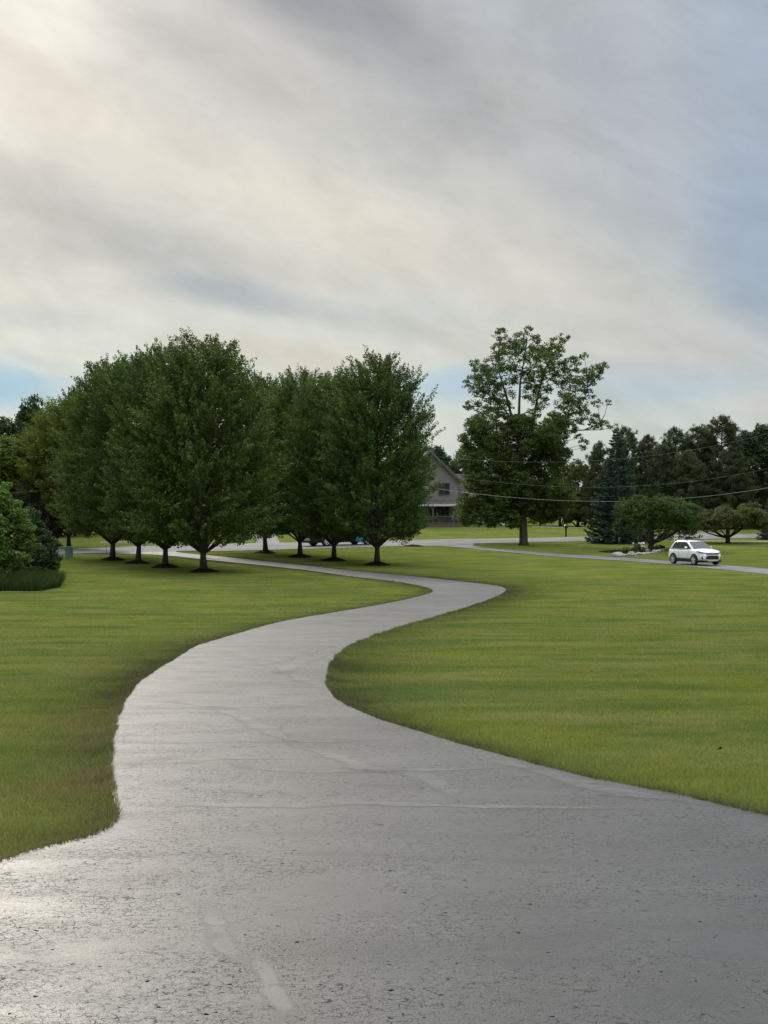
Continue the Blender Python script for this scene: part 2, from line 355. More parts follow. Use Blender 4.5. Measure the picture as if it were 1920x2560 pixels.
def asphalt(name, base, cracks=True, rough=(.36, .55), spec=.5):
    m, t, p = material(name)
    pos = t.new('ShaderNodeNewGeometry').outputs['Position']
    flat = t.new('ShaderNodeVectorMath', {0: pos, 1: (1, 1, 0)}, operation='MULTIPLY').outputs[0]
    big = t.noise(flat, .35, 5, .6, .4); mid = t.noise(flat, 2.2, 5, .6, .3); fine = t.noise(flat, 60, 3, .7)
    agg = t.noise(flat, 160, 2, .6)
    mp = t.new('ShaderNodeMapping', {0: flat, 2: (0, 0, R(12)), 3: (.35, 1.3, 1)})
    smear = t.noise(mp.outputs[0], .8, 5, .62, 1.2)
    lo = tuple(x * .65 for x in base) + (1,); hi = tuple(x * 1.5 for x in base) + (1,)
    c_ = t.mix(t.maprange(big, .36, .64, 0, 1), lo, hi)
    c_ = t.mix(t.maprange(mid, .5, .75, 0, .4), c_, tuple(x * 1.7 for x in base) + (1,))
    c_ = t.mix(t.maprange(agg, .45, .65, 0, .7), c_, tuple(min(1, x * 2.2) for x in base) + (1,))
    hgt_n = t.math('ADD', t.math('MULTIPLY', fine, .6), t.math('MULTIPLY', agg, .4))
    r = t.math('ADD', t.maprange(smear, .36, .64, rough[0], rough[1]), t.maprange(mid, .3, .7, -.05, .05))
    if cracks:
        wob = t.new('ShaderNodeTexNoise', {'Vector': flat, 'Scale': 14.0, 'Detail': 3.0})
        wv_ = t.new('ShaderNodeVectorMath', {0: wob.outputs['Color'], 1: (.06, .06, 0)}, operation='MULTIPLY').outputs[0]
        fw = t.new('ShaderNodeVectorMath', {0: flat, 1: wv_}, operation='ADD').outputs[0]
        v1 = t.new('ShaderNodeTexVoronoi', {'Vector': fw, 'Scale': 21.0}, feature='DISTANCE_TO_EDGE').outputs['Distance']
        v2 = t.new('ShaderNodeTexVoronoi', {'Vector': fw, 'Scale': 44.0}, feature='DISTANCE_TO_EDGE').outputs['Distance']
        mk = t.noise(flat, 1.1, 5, .7); mk2 = t.noise(flat, 16.0, 3, .6); mk3 = t.noise(flat, 23.0, 3, .6)
        c1 = t.math('MULTIPLY', t.maprange(v1, .01, .055, 1, 0), t.math('MULTIPLY', t.maprange(mk, .36, .56, .15, .8), t.maprange(mk2, .46, .54, 0, 1)))
        c2 = t.math('MULTIPLY', t.maprange(v2, .01, .10, 1, 0), t.math('MULTIPLY', t.maprange(mk, .34, .60, .15, .75), t.maprange(mk3, .46, .54, 0, .8)))
        pit = t.noise(t.new('ShaderNodeMapping', {0: flat, 3: (1, 1, 1)}).outputs[0], 22.0, 2, .5)
        pits = t.maprange(pit, .70, .715, 0, 1)
        cr = t.math('MAXIMUM', t.math('MAXIMUM', c1, c2), pits)
        c_ = t.mix(t.math('MULTIPLY', cr, .95), c_, (.004, .004, .006, 1))
        hgt_n = t.math('SUBTRACT', hgt_n, t.math('MULTIPLY', cr, .5))
        r = t.math('ADD', r, t.math('MULTIPLY', cr, .4))
        spc = t.math('MULTIPLY', t.math('SUBTRACT', 1.0, t.math('MULTIPLY', cr, .95)), spec)
        t.l.new(spc, p.inputs['Specular IOR Level'])
    else: p.inputs['Specular IOR Level'].default_value = spec
    t.l.new(c_, p.inputs['Base Color']); t.l.new(r, p.inputs['Roughness'])
    bn = t.new('ShaderNodeBump', {'Height': hgt_n, 'Strength': .5, 'Distance': .004}); t.l.new(bn.outputs[0], p.inputs['Normal'])
    return m
M['drive'] = asphalt('sealed_asphalt', (.034, .0345, .034), True, (.40, .56), .38)
M['filler'] = asphalt('crack_filler', (.092, .091, .085), False, (.40, .52), .48)
_t = NT(M['filler'].node_tree); _a = _t.new('ShaderNodeAttribute', attribute_name='cover').outputs['Fac']
_f = _t.new('ShaderNodeVectorMath', {0: _t.new('ShaderNodeNewGeometry').outputs['Position'], 1: (1, 1, 0)}, operation='MULTIPLY').outputs[0]
_n = _t.noise(_f, 3.2, 5, .7)
_c = _t.math('MULTIPLY', _t.math('SMOOTH_MIN', _t.math('MULTIPLY', _a, _t.maprange(_n, .32, .62, .35, 1.45)), 1.0, .1), .66, clamp=True)
_m = _t.new('ShaderNodeMixShader', {0: _c}); _t.l.new(_t.new('ShaderNodeBsdfTransparent').outputs[0], _m.inputs[1]); _t.l.new(_t.n['Principled BSDF'].outputs[0], _m.inputs[2])
_t.l.new(_m.outputs[0], _t.n['Material Output'].inputs[0])
M['road'] = asphalt('road_asphalt', (.115, .113, .108), False, (.75, .9), .12)
M['drive2'] = asphalt('neighbour_asphalt', (.10, .10, .105), False, (.6, .75), .2)
M['gravel'] = plain('gravel', (.13, .12, .095), .9, var=.4, scale=6, bump=.8)
M['line'] = plain('road_line', (.30, .295, .27), .7, var=.15, scale=3)

# ------------------------------------------------------------------ driveways, road, ground
def smooth_px(pts, n=8):
    P = np.array(pts, float); P = np.vstack([2 * P[0] - P[1], P, 2 * P[-1] - P[-2]]); out = []
    for i in range(1, len(P) - 2):
        for j in range(n):
            t_ = j / n; a0, a1, a2, a3 = P[i - 1:i + 3]
            out.append(.5 * ((2 * a1) + (-a0 + a2) * t_ + (2 * a0 - 5 * a1 + 4 * a2 - a3) * t_ ** 2 + (-a0 + 3 * a1 - 3 * a2 + a3) * t_ ** 3))
    out.append(P[-2]); return out
def world_line(pts, n=8): return np.array([at(*q) for q in smooth_px(pts, n)])
def resample(L, step_fn):
    out = [L[0]]; acc = 0.0
    for a_, b_ in zip(L[:-1], L[1:]):
        seg = np.linalg.norm(b_ - a_); t_ = 0.0
        while True:
            st_ = step_fn(a_[1]); need = st_ - acc
            if t_ + need > seg: acc += seg - t_; break
            t_ += need; acc = 0; out.append(a_ + (b_ - a_) * t_ / seg)
    out.append(L[-1]); return np.array(out)
left_px = [(150, 1383), (241, 1385), (340, 1386), (422, 1390), (542, 1403), (663, 1415), (784, 1429), (904, 1446), (992, 1457), (1054, 1468), (1079, 1477), (1074, 1485), (1040, 1494), (992, 1505), (900, 1522),
           (810, 1537), (694, 1558), (579, 1590), (486, 1620), (428, 1655), (359, 1698), (324, 1732), (303, 1771), (281, 1817), (273, 1852), (272, 1921), (278, 1990), (283, 2043), (278, 2069), (255, 2090), (208, 2109), (139, 2127), (69, 2147), (0, 2170), (-140, 2208)]
right_px = [(446, 1375), (442, 1381), (480, 1386), (540, 1391), (663, 1404), (784, 1417), (900, 1430), (1023, 1441), (1146, 1454), (1232, 1464), (1263, 1471), (1267, 1478), (1250, 1491), (1195, 1512), (1115, 1537), (1023, 1564), (937, 1593), (880, 1617),
            (845, 1645), (826, 1680), (821, 1712), (834, 1742), (868, 1765), (926, 1794), (1007, 1823), (1099, 1851), (1215, 1884), (1331, 1915), (1447, 1944), (1562, 1970), (1678, 1993), (1794, 2020), (1920, 2048), (2100, 2090)]
LW = world_line(left_px); RW = world_line(right_px)
stepf = lambda y: max(.12, min(.5, y * .006))
LW = resample(LW, stepf); RW = resample(RW, stepf)
def jit(L, amp):
    s_ = np.cumsum(np.r_[0, np.linalg.norm(np.diff(L, axis=0), axis=1)])
    d_ = np.gradient(L, axis=0); d_ /= np.linalg.norm(d_, axis=1)[:, None] + 1e-9; nrm = np.c_[-d_[:, 1], d_[:, 0]]
    r_ = rng.normal(0, 1, len(L)); r_ = np.convolve(r_, [.25, .5, .25], 'same')
    return L + nrm * (amp * (r_ * .28 + 1.0 * np.sin(s_ * 1.3 + 2 * np.sin(s_ * .37)) * np.sin(s_ * .83)))[:, None]
LW = jit(LW, .022); RW = jit(RW, .022)
# the parking pad widens out of the frame and passes under the camera
drive_poly = np.vstack([LW, [(-9, LW[-1][1] - .6), (-14, 3), (-14, -10), (14, -10), (14, 7.5), (9, RW[-1][1] - 1.2)], RW[::-1]])
def sheet(name, poly, mat, dz, step, skirt=.10, label=None, parent=None):
    """a conforming sheet over a polygon of the terrain, with a short skirt along its rim"""
    n = len(poly); x0, y0 = poly.min(0); x1, y1 = poly.max(0)
    pts = [Vector(p_) for p_ in poly]
    ys = [y0]
    while ys[-1] < y1: ys.append(ys[-1] + max(step, abs(ys[-1]) * .012))
    px_, py_ = poly[:, 0], poly[:, 1]
    def inside(x, y):
        j = np.roll(np.arange(n), 1); cnd = ((py_ > y) != (py_[j] > y)) & (x < (px_[j] - px_) * (y - py_) / (py_[j] - py_ + 1e-12) + px_)
        return cnd.sum() % 2 == 1
    for y in ys[1:-1]:
        st_ = max(step, abs(y) * .012)
        for x in np.arange(x0 + st_, x1, st_):
            if inside(x, y): pts.append(Vector((x, y)))
    vs, es, fs, *_ = geometry.delaunay_2d_cdt(pts, [], [list(range(n))], 1, 1e-4)
    co = [(v.x, v.y, float(hgt(v.x, v.y)) + dz) for v in vs]
    fs = [tuple(f) for f in fs]; cnt = {}
    for f in fs:
        for a_, b_ in zip(f, f[1:] + f[:1]): cnt[(a_, b_)] = 1
    for (a_, b_) in list(cnt):
        if (b_, a_) not in cnt:
            k_ = len(co); co += [(co[b_][0], co[b_][1], co[b_][2] - skirt), (co[a_][0], co[a_][1], co[a_][2] - skirt)]
            fs.append((b_, a_, k_ + 1, k_))
    me = bpy.data.meshes.new(name); me.from_pydata(co, [], fs); me.update()
    o = link(name, me, mat, parent)
    if not parent: tag(o, label, None, None, 'structure')
    return o
drv = sheet('driveway', drive_poly, M['drive'], .030, .5, .1, 'curving sealed asphalt driveway')
# strips of filler over old cracks in the asphalt
fill_px = [([(485, 2262), (520, 2295), (545, 2350), (560, 2395), (620, 2430), (660, 2450), (680, 2500), (715, 2560), (740, 2640)], .042),
           ([(300, 2022), (420, 2024), (640, 2029), (760, 2030), (880, 2022), (1010, 2026), (1180, 2030), (1400, 2033), (1640, 2036)], .055),
           ([(300, 1924), (340, 1921), (450, 1918), (520, 1908), (640, 1906), (760, 1910)], .07),
           ([(305, 1869), (400, 1867), (500, 1862), (640, 1862), (780, 1864), (1000, 1857)], .08),
           ([(400, 1757), (480, 1768), (550, 1780), (600, 1800), (650, 1825), (700, 1850), (760, 1880), (850, 1905), (930, 1935), (1050, 1950), (1110, 1980), (1150, 2005), (1230, 2022)], .09),
           ([(560, 1905), (620, 1930), (760, 1942), (880, 1940), (1000, 1938), (1160, 1935), (1290, 1928)], .055),
           ([(1240, 1900), (1270, 1920), (1340, 1935), (1440, 1965), (1560, 1995), (1680, 2010), (1840, 2030)], .09),
           ([(560, 1670), (640, 1676), (720, 1690), (780, 1712), (822, 1730)], .12),
           ([(760, 1640), (800, 1625), (835, 1620), (820, 1632), (790, 1645), (740, 1662), (700, 1690)], .16),
           ([(330, 1780), (420, 1777), (560, 1776), (760, 1772)], .13),
           ([(640, 1670), (700, 1655), (750, 1650), (790, 1640)], .10)]
for pts_, w_ in fill_px:
    L_ = resample(world_line(pts_, 6), lambda y: .12)
    d_ = np.gradient(L_, axis=0); d_ /= np.linalg.norm(d_, axis=1)[:, None] + 1e-9; nr = np.c_[-d_[:, 1], d_[:, 0]]
    ww = w_ * (1 + .35 * np.convolve(rng.normal(0, 1, len(L_)), np.ones(3) / 2, 'same')).clip(.35, 2)
    rows_ = [L_ + nr * (ww * q)[:, None] for q in (1.6, .6, -.6, -1.6)]; n_ = len(L_); P_ = np.vstack(rows_)
    V3 = np.c_[P_, hgt(P_[:, 0], P_[:, 1]) + .0322]
    al = np.concatenate([np.zeros(n_), np.ones(n_), np.ones(n_), np.zeros(n_)])
    endf = np.clip(np.minimum(np.arange(n_), np.arange(n_)[::-1]) / 6, 0, 1); al *= np.tile(endf, 4)
    link('filled_crack', np_mesh('filled_crack', V3, [(j * n_ + i, j * n_ + i + 1, (j + 1) * n_ + i + 1, (j + 1) * n_ + i) for j in range(3) for i in range(n_ - 1)], {'cover': al}), M['filler'], drv)

# neighbour's drive with the white car
nt = [(1190, 1360), (1183, 1365), (1225, 1371), (1281, 1376), (1392, 1385), (1515, 1392), (1669, 1403), (1790, 1412), (1920, 1423), (2150, 1443)]
nb = [(1060, 1364), (1121, 1367), (1180, 1372), (1220, 1376.5), (1392, 1392), (1576, 1404), (1669, 1411), (1790, 1423), (1920, 1437), (2150, 1464)]
NT_, NB_ = resample(world_line(nt), lambda y: .6), resample(world_line(nb), lambda y: .6)
sheet('neighbour_driveway', np.vstack([NB_, NT_[::-1]]), M['drive2'], .030, .8, .1, 'grey driveway under the white car')
# road
def strip(name, far, near, mat, dz, label, nseg=3):
    A_ = resample(world_line(far, nseg), lambda y: 1.5); B_ = resample(world_line(near, nseg), lambda y: 1.5)
    return sheet(name, np.vstack([B_, A_[::-1]]), mat, dz, 1.5, .12, label)
strip('road', [(-700, 1404), (-100, 1380), (160, 1373), (460, 1363), (700, 1357.5), (1020, 1350.5), (1300, 1346), (1637, 1339), (1914, 1334.5), (2600, 1324)],
      [(-700, 1424), (-100, 1395), (160, 1385.5), (460, 1378.5), (700, 1372.5), (1020, 1363.5), (1190, 1359.5), (1300, 1357), (1637, 1350.5), (1914, 1345), (2600, 1333)], M['road'], .036, 'country road across the middle of the view')
_a = [(-100, 1389), (160, 1378.5), (460, 1369.2), (700, 1363.6), (1020, 1355.8), (1300, 1350.6), (1637, 1343.6), (1914, 1338.8)]
L_ = resample(world_line(_a, 4), lambda y: 2.0); d_ = np.gradient(L_, axis=0); d_ /= np.linalg.norm(d_, axis=1)[:, None]; nr = np.c_[-d_[:, 1], d_[:, 0]] * .10
P_ = np.vstack([L_ + nr, L_ - nr]); n_ = len(L_)
tag(link('road_line', np_mesh('road_line', np.c_[P_, hgt(P_[:, 0], P_[:, 1]) + .05], [(i, i + 1, n_ + i + 1, n_ + i) for i in range(n_ - 1)]), M['line']), 'pale painted line along the road', None, None, 'structure')
strip('gravel_shoulder', [(520, 1374), (700, 1370), (1020, 1361), (1190, 1357)], [(520, 1379.5), (700, 1375), (1020, 1366), (1120, 1366), (1180, 1361.5)], M['gravel'], .040, 'gravel shoulder on the near side of the road')
sheet('side_driveway', np.array([at(*q) for q in [(640, 1362), (700, 1361), (697, 1352), (690, 1340), (676, 1331), (600, 1331), (612, 1338), (640, 1347)]]), M['road'], .030, 1.5, .1, 'driveway beyond the road on the left')
sheet('footpath', np.array([at(*q) for q in [(250, 1357.6), (520, 1353.2), (520, 1351.8), (250, 1356)]]), M['concrete'], .032, 1.5, .1, 'thin pale path beyond the road')
sheet('far_driveway', np.array([at(*q) for q in [(1640, 1345), (1700, 1341), (1740, 1336), (1700, 1331), (1680, 1328), (1745, 1328), (1790, 1333), (1850, 1337), (1920, 1338)]]), M['road'], .030, 1.5, .1, 'driveway opening onto the road behind the car')
sheet('side_path', np.array([at(*q) for q in [(1700, 1354.6), (2100, 1356), (2100, 1353.5), (1700, 1352.4)]]), M['concrete'], .032, 1.5, .1, 'thin pale path on the right')
sheet('house_path', np.array([at(*q) for q in [(1330, 1318.4), (1475, 1321), (1475, 1319.2), (1330, 1316.8)]]), M['concrete'], .032, 2, .1, 'pale path before the house')

# ground grid
ys = [-60, -30, -15]
y = -8.0
while y < 6000: ys.append(y); y += .3 if y < 32 else (.5 if y < 90 else (1.0 if y < 210 else y * .06))
xs = [0.0]; x = .3
while x < 6000: xs.append(x); x += .3 if x < 13 else (.6 if x < 30 else (1.5 if x < 70 else x * .12))
xs = np.array([-v for v in xs[:0:-1]] + xs); ys = np.array(ys)
GX, GY = np.meshgrid(xs, ys); P2 = np.c_[GX.ravel(), GY.ravel()]
def seg_dist(P_, L_):
    out = np.full(len(P_), 1e9)
    for a_, b_ in zip(L_[:-1:3], L_[3::3]):
        ab = b_ - a_; t_ = np.clip(((P_ - a_) @ ab) / (ab @ ab + 1e-12), 0, 1)
        out = np.minimum(out, np.linalg.norm(P_ - a_ - t_[:, None] * ab, axis=1))
    return out
def side(P_, L_, spread):
    return seg_dist(P_, L_)
def edge_attrs(P_):
    e = np.zeros(len(P_)); w_ = np.zeros(len(P_))
    near = (P_[:, 1] > 4) & (P_[:, 1] < 120) & (np.abs(P_[:, 0]) < 40)
    Q = P_[near]
    dl = seg_dist(Q, LW); dr = seg_dist(Q, RW)
    wl = np.interp(Q[:, 1], [0, 10, 16, 30, 60, 110], [.20, .30, .55, 1.0, 1.2, .8])      # width of the sprayed rim
    wr = np.interp(Q[:, 1], [0, 12, 16, 24, 34, 60, 75, 110], [.12, .16, .35, .8, 1.2, 1.4, 1.6, 1.6])
    # the rim is strong in the bends and almost absent elsewhere
    sl_ = np.interp(Q[:, 1], [0, 12, 17, 22, 30, 36, 48, 70, 110], [.45, .6, .9, 1, 1, .8, .55, .6, .9])
    sr_ = np.interp(Q[:, 1], [0, 12, 15, 19, 25, 32, 48, 65, 75, 110], [.3, .5, .8, 1, .9, .55, .5, .8, 1, 1])
    e[near] = np.maximum(sl_ * np.exp(-(dl / (1.0 * wl)) ** 1.5), sr_ * np.exp(-(dr / (1.1 * wr)) ** 1.5))
    w_[near] = np.where(Q[:, 0] < 0, np.exp(-(dl / .9) ** 2) * np.interp(Q[:, 1], [0, 9, 12, 19, 22], [.6, .9, .9, .6, 0]), 0)
    return e, w_
E_, WR_ = edge_attrs(P2)
nx, ny = len(xs), len(ys); idx = np.arange(nx * ny).reshape(ny, nx)
GF = np.c_[idx[:-1, :-1].ravel(), idx[:-1, 1:].ravel(), idx[1:, 1:].ravel(), idx[1:, :-1].ravel()]
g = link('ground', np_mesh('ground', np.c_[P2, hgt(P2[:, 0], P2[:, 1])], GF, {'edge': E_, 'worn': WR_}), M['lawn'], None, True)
tag(g, 'mown green lawn', None, None, 'structure')

# grass blades over the lawn, thinner with distance
def in_poly(P_, poly):
    r_ = np.zeros(len(P_), bool); j = len(poly) - 1
    for i in range(len(poly)):
        xi, yi = poly[i]; xj, yj = poly[j]
        if yi != yj:
            cnd = ((yi > P_[:, 1]) != (yj > P_[:, 1])) & (P_[:, 0] < (xj - xi) * (P_[:, 1] - yi) / (yj - yi) + xi); r_ ^= cnd
        j = i
    return r_
def blades(P_, hmin, hmax, wfac):
    n = len(P_); z = hgt(P_[:, 0], P_[:, 1]); Y = P_[:, 1]
    g0 = np.random.default_rng(3).uniform(0, 1, (256, 256))
    def vn(s_):
        a = P_[:, 0] / s_ + 1000; b = P_[:, 1] / s_; i = np.floor(a).astype(int); j = np.floor(b).astype(int); fa = a - i; fb = b - j; fa = fa * fa * (3 - 2 * fa); fb = fb * fb * (3 - 2 * fb)
        g = lambda x, y: g0[x % 256, y % 256]
        return (g(i, j) * (1 - fa) + g(i + 1, j) * fa) * (1 - fb) + (g(i, j + 1) * (1 - fa) + g(i + 1, j + 1) * fa) * fb
    h = rng.uniform(hmin, hmax, n) * (.45 + .75 * vn(.32) + .5 * vn(1.1)) ; a_ = rng.uniform(0, math.tau, n); lean = rng.uniform(.1, .9, n) * h
    wd = np.maximum(.0035, Y * wfac); ca, sa = np.cos(a_), np.sin(a_); b_ = rng.uniform(0, math.tau, n)
    base_ = np.c_[P_, z - .005]
    off = np.c_[ca * wd, sa * wd, np.zeros(n)]
    tip = base_ + np.c_[np.cos(b_) * lean, np.sin(b_) * lean, h]
    V_ = np.stack([base_ - off, base_ + off, tip], 1).reshape(-1, 3)
    return V_, np.arange(3 * n).reshape(n, 3)
NBL = 1150000
u_ = rng.uniform(0, 1, NBL); zmin, zmax = 7.0, 96.0
Yb = 1 / (1 / zmin + u_ * (1 / zmax - 1 / zmin))
Yb = np.where(rng.uniform(0, 1, NBL) < .35, rng.uniform(18, zmax, NBL), Yb)
Xb = rng.uniform(-1, 1, NBL) * (Yb * .29 + .8)
PB = np.c_[Xb, Yb]; PB = PB[rng.uniform(55, 96, NBL) > Yb]; PB = PB[~in_poly(PB, drive_poly)]
V_, F_ = blades(PB, .020, .050, .00016)
EP = []
for L_, sg in ((LW, 1), (RW, -1)):
    d_ = np.gradient(L_, axis=0); d_ /= np.linalg.norm(d_, axis=1)[:, None] + 1e-9; nr = np.c_[-d_[:, 1], d_[:, 0]] * sg
    for rep in range(70):
        k_ = rng.integers(0, len(L_), len(L_)); wd_ = .030 - rng.exponential(.05, len(L_))
        EP.append(L_[k_] + d_[k_] * rng.uniform(-.2, .2, len(L_))[:, None] + nr[k_] * wd_[:, None])
EP = np.vstack(EP); EP = EP[EP[:, 1] < 90]
V2_, F2_ = blades(EP, .030, .070, .00010); V2_[:, 2] += .02
V_ = np.vstack([V_, V2_]); F_ = np.vstack([F_, F2_ + len(PB) * 3]); PB = np.vstack([PB, EP])
eb, wb = edge_attrs(PB)
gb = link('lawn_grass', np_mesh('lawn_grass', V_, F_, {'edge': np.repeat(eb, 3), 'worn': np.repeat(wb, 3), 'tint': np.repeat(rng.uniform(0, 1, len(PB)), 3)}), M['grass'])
tag(gb, 'short blades of mown grass over the lawn', 'grass', None, 'stuff')

# ------------------------------------------------------------------ foliage
def unit(a_): return a_ / (np.linalg.norm(a_, axis=-1, keepdims=True) + 1e-9)
def leaves(C_, D_, s_, asp=.62, fold=.25, grp=None, npref=None):
    """one folded rhombus per leaf"""
    n = len(C_); D_ = unit(D_); r_ = rng.normal(0, 1, (n, 3)) if npref is None else unit(npref) + rng.normal(0, .30, (n, 3)); X_ = unit(np.cross(D_, r_)); N_ = np.cross(X_, D_)
    s_ = np.broadcast_to(s_, (n,))[:, None]
    a_ = C_ - D_ * s_ * .5; b_ = C_ + X_ * s_ * asp * .5 + N_ * s_ * fold * .5; c__ = C_ + D_ * s_ * .5; d_ = C_ - X_ * s_ * asp * .5 + N_ * s_ * fold * .5
    return np.stack([a_, b_, c__, d_], 1).reshape(-1, 3), np.repeat(rng.beta(1.6, 1.6, n) if grp is None else np.clip(.28 * rng.beta(1.6, 1.6, n) + .72 * grp, 0, 1), 4)
def leaf_mesh(name, parts):
    V_ = np.vstack([p_[0] for p_ in parts]); T_ = np.concatenate([p_[1] for p_ in parts])
    return np_mesh(name, V_, np.arange(len(V_)).reshape(-1, 4), {'tint': T_})
def sph(n): return unit(rng.normal(0, 1, (n, 3)))

def maple(name, H, Rr, zb, seed, mat, nb=200, label=None, group=None, lean=0):
    global rng
    rng = np.random.default_rng(seed)
    root = empty(name, (0, 0, 0), 0, label, 'tree', group)
    tb = MB(); lv = []
    zz = np.linspace(-.1, H * .86, 12); sway = np.cumsum(rng.normal(0, .03, (12, 2)), 0)
    tr = .21 * (H / 14)
    tb.tube([(sway[i, 0], sway[i, 1], z_) for i, z_ in enumerate(zz)], [tr * 1.45] + [tr * (1 - .9 * (z_ / (H * .9))) for z_ in zz[1:]], 10)
    ft = [0, .05, .12, .3, .45, .6, .72, .83, .92, .97, 1]; fr = [.62, .88, .98, 1.0, .98, .93, .85, .73, .54, .36, .10]
    lob = rng.uniform(0, 6.28, 6)
    for i in range(nb):
        t_ = ((i + rng.uniform(0, 1)) / nb) ** .92; phi = i * 2.39996 + rng.uniform(-.3, .3)
        rad = Rr * np.interp(t_, ft, fr) * (1 + .08 * math.sin(2 * phi + lob[0] + 3 * t_) + .06 * math.sin(5 * phi + lob[1] + 9 * t_)) * rng.uniform(.80, 1.07)
        z_ = zb + t_ * (H - zb); up = np.interp(t_, [0, .1, .4, .7, .9, 1], [.12, .3, .55, 1.0, 2.2, 4])
        d_ = np.array([math.cos(phi), math.sin(phi), up]); tip = np.array([math.cos(phi) * rad, math.sin(phi) * rad, z_ + .25])
        droop = -.25 * rad if t_ < .12 else 0
        s0 = np.array([0, 0, max(zb * .62, z_ - rad * up * .8 + droop * 0 - (.9 if t_ < .12 else 0))])
        du = unit(tip - s0); L_ = np.linalg.norm(tip - s0)
        if i % 2 == 0 or t_ < .2:
            md = (s0 + tip) / 2 + np.array([0, 0, .12 * L_ if t_ < .2 else -.10 * L_])
            tb.tube([s0, md, tip], [.055 + .02 * (1 - t_), .035, .008], 5, False)
        ns = 13
        fr_ = rng.uniform(.22, 1.0, ns) ** .45
        lat = rng.normal(0, .34, (ns, 3)) * np.array([1, 1, .42]) * (1.3 - fr_[:, None] * .4)
        st_ = s0 + (tip - s0) * fr_[:, None] + lat
        sdv = unit(unit(d_)[None] * .9 + rng.normal(0, .24, (ns, 3)) + np.array([0, 0, .25]) + .45 * np.c_[math.cos(phi) * np.ones(ns), math.sin(phi) * np.ones(ns), np.zeros(ns)])
        sL = rng.uniform(.6, 1.3, ns)
        nl = 52
        uu = rng.uniform(0, 1, (ns, nl)); ro_ = sph(ns * nl).reshape(ns, nl, 3) * (rng.uniform(.25, 1, (ns, nl)) ** .5)[..., None] * np.array([1, 1, .85])
        ct = st_[:, None] + sdv[:, None] * (uu * sL[:, None])[..., None] + ro_ * (.24 - .13 * uu ** 2)[..., None]
        ld = sdv[:, None] * .5 + sph(ns * nl).reshape(ns, nl, 3) * .7 + ro_ * .25 + np.array([0, 0, -.15])
        npf = (unit(ro_) * .8 + np.array([0, 0, .75])).reshape(-1, 3)
        lv.append(leaves(ct.reshape(-1, 3), ld.reshape(-1, 3), rng.uniform(.085, .15, ns * nl), .8, .12, np.repeat(rng.beta(.9, 1.3, ns) * .75 + rng.uniform(0, .25), nl), npf))
    n = 7000; t_ = rng.uniform(0.02, .93, n); rad = Rr * np.interp(t_, ft, fr) * np.sqrt(rng.uniform(.02, .62, n)); ph = rng.uniform(0, 6.28, n)
    lv.append(leaves(np.c_[rad * np.cos(ph), rad * np.sin(ph), zb + t_ * (H - zb)], sph(n), rng.uniform(.14, .3, n), .8))
    link('trunk', None or _mesh(tb, 'trunk'), M['bark'], root, True)
    link('crown', leaf_mesh('crown', lv), mat, root)
    return root
def _mesh(mb, name):
    me = bpy.data.meshes.new(name); me.from_pydata(mb.v, [], mb.f); me.update(); return me
def copy_tree(o, parent=None):
    c__ = o.copy(); COL.objects.link(c__)
    if parent: c__.parent = parent
    for ch in [q for q in bpy.data.objects if q.parent == o]: copy_tree(ch, c__)
    return c__
def place(o, p_, rz=0, sx=1, sz=1, label=None, group=None):
    o.location = p_; o.rotation_euler = (0, 0, rz); o.scale = (sx, sx, sz)
    if label: o['label'] = label
    if group: o['group'] = group
    return o

GRP = 'maples along both sides of the driveway'
mp_a = maple('maple_tree', 14.3, 4.5, 1.85, 11, M['maple'])
mp_b = maple('maple_tree', 14.3, 4.4, 1.95, 23, M['maple'])
mp_c = maple('maple_tree', 14.3, 4.6, 1.9, 37, M['maple'])
mp_y = maple('maple_tree', 12.3, 3.9, 1.7, 51, M['maple_yellow'])
# (px, py, height m, width factor, source, turn, label)
rows = [
 (281, 1400.5, 14.2, .86, 0, .6, 'dark green maple in the left clump, farthest from the camera beside the green utility box'),
 (345, 1409, 14.0, .84, 1, 2.1, 'dark green maple second from the left in the left clump'),
 (413, 1419, 13.9, .82, 2, 4.0, 'dark green maple in the left clump, just left of its tallest tree'),
 (509, 1430, 13.9, .95, 0, 3.3, 'tallest and nearest maple of the left clump, on a dark mulch mound'),
 (664, 1383, 13.6, .84, 1, 5.0, 'farthest maple of the right clump, just right of the tallest maple'),
 (750, 1393, 13.7, .80, 2, 1.2, 'second maple of the right clump, its trunk beside the tail of the black truck'),
 (834, 1402, 13.2, .78, 0, 5.4, 'third maple of the right clump, its thin trunk in front of the black truck'),
 (942, 1413, 13.7, .86, 1, .2, 'nearest maple of the right clump, with a pale thick trunk left of the house')]
used = set(); bases = []
for (px, py, h_, wf, s_, tz, lab) in rows:
    src = (mp_a, mp_b, mp_c)[s_]; o = src if s_ not in used else copy_tree(src); used.add(s_)
    p_ = at3(px, py); place(o, p_, tz, wf, h_ / 14.3, lab, GRP); bases.append((p_, lab))
place(mp_y, at3(172, 1372), 1.0, .95, .98, 'yellowish green maple at the left end of the left clump, behind the green utility box', None)
lab_m = ['low dark mulch mound at the foot of the maple nearest the green utility box', 'low dark mulch mound, second from the left in the left clump', 'low dark mulch mound, third from the left in the left clump',
         'low dark mulch mound under the tallest maple of the left clump', 'low dark mulch mound of the farthest maple in the right clump', 'low dark mulch mound left of the black truck wheel',
         'low dark mulch mound right of the black truck wheel', 'low dark mulch mound round the pale thick trunk']
mm = None
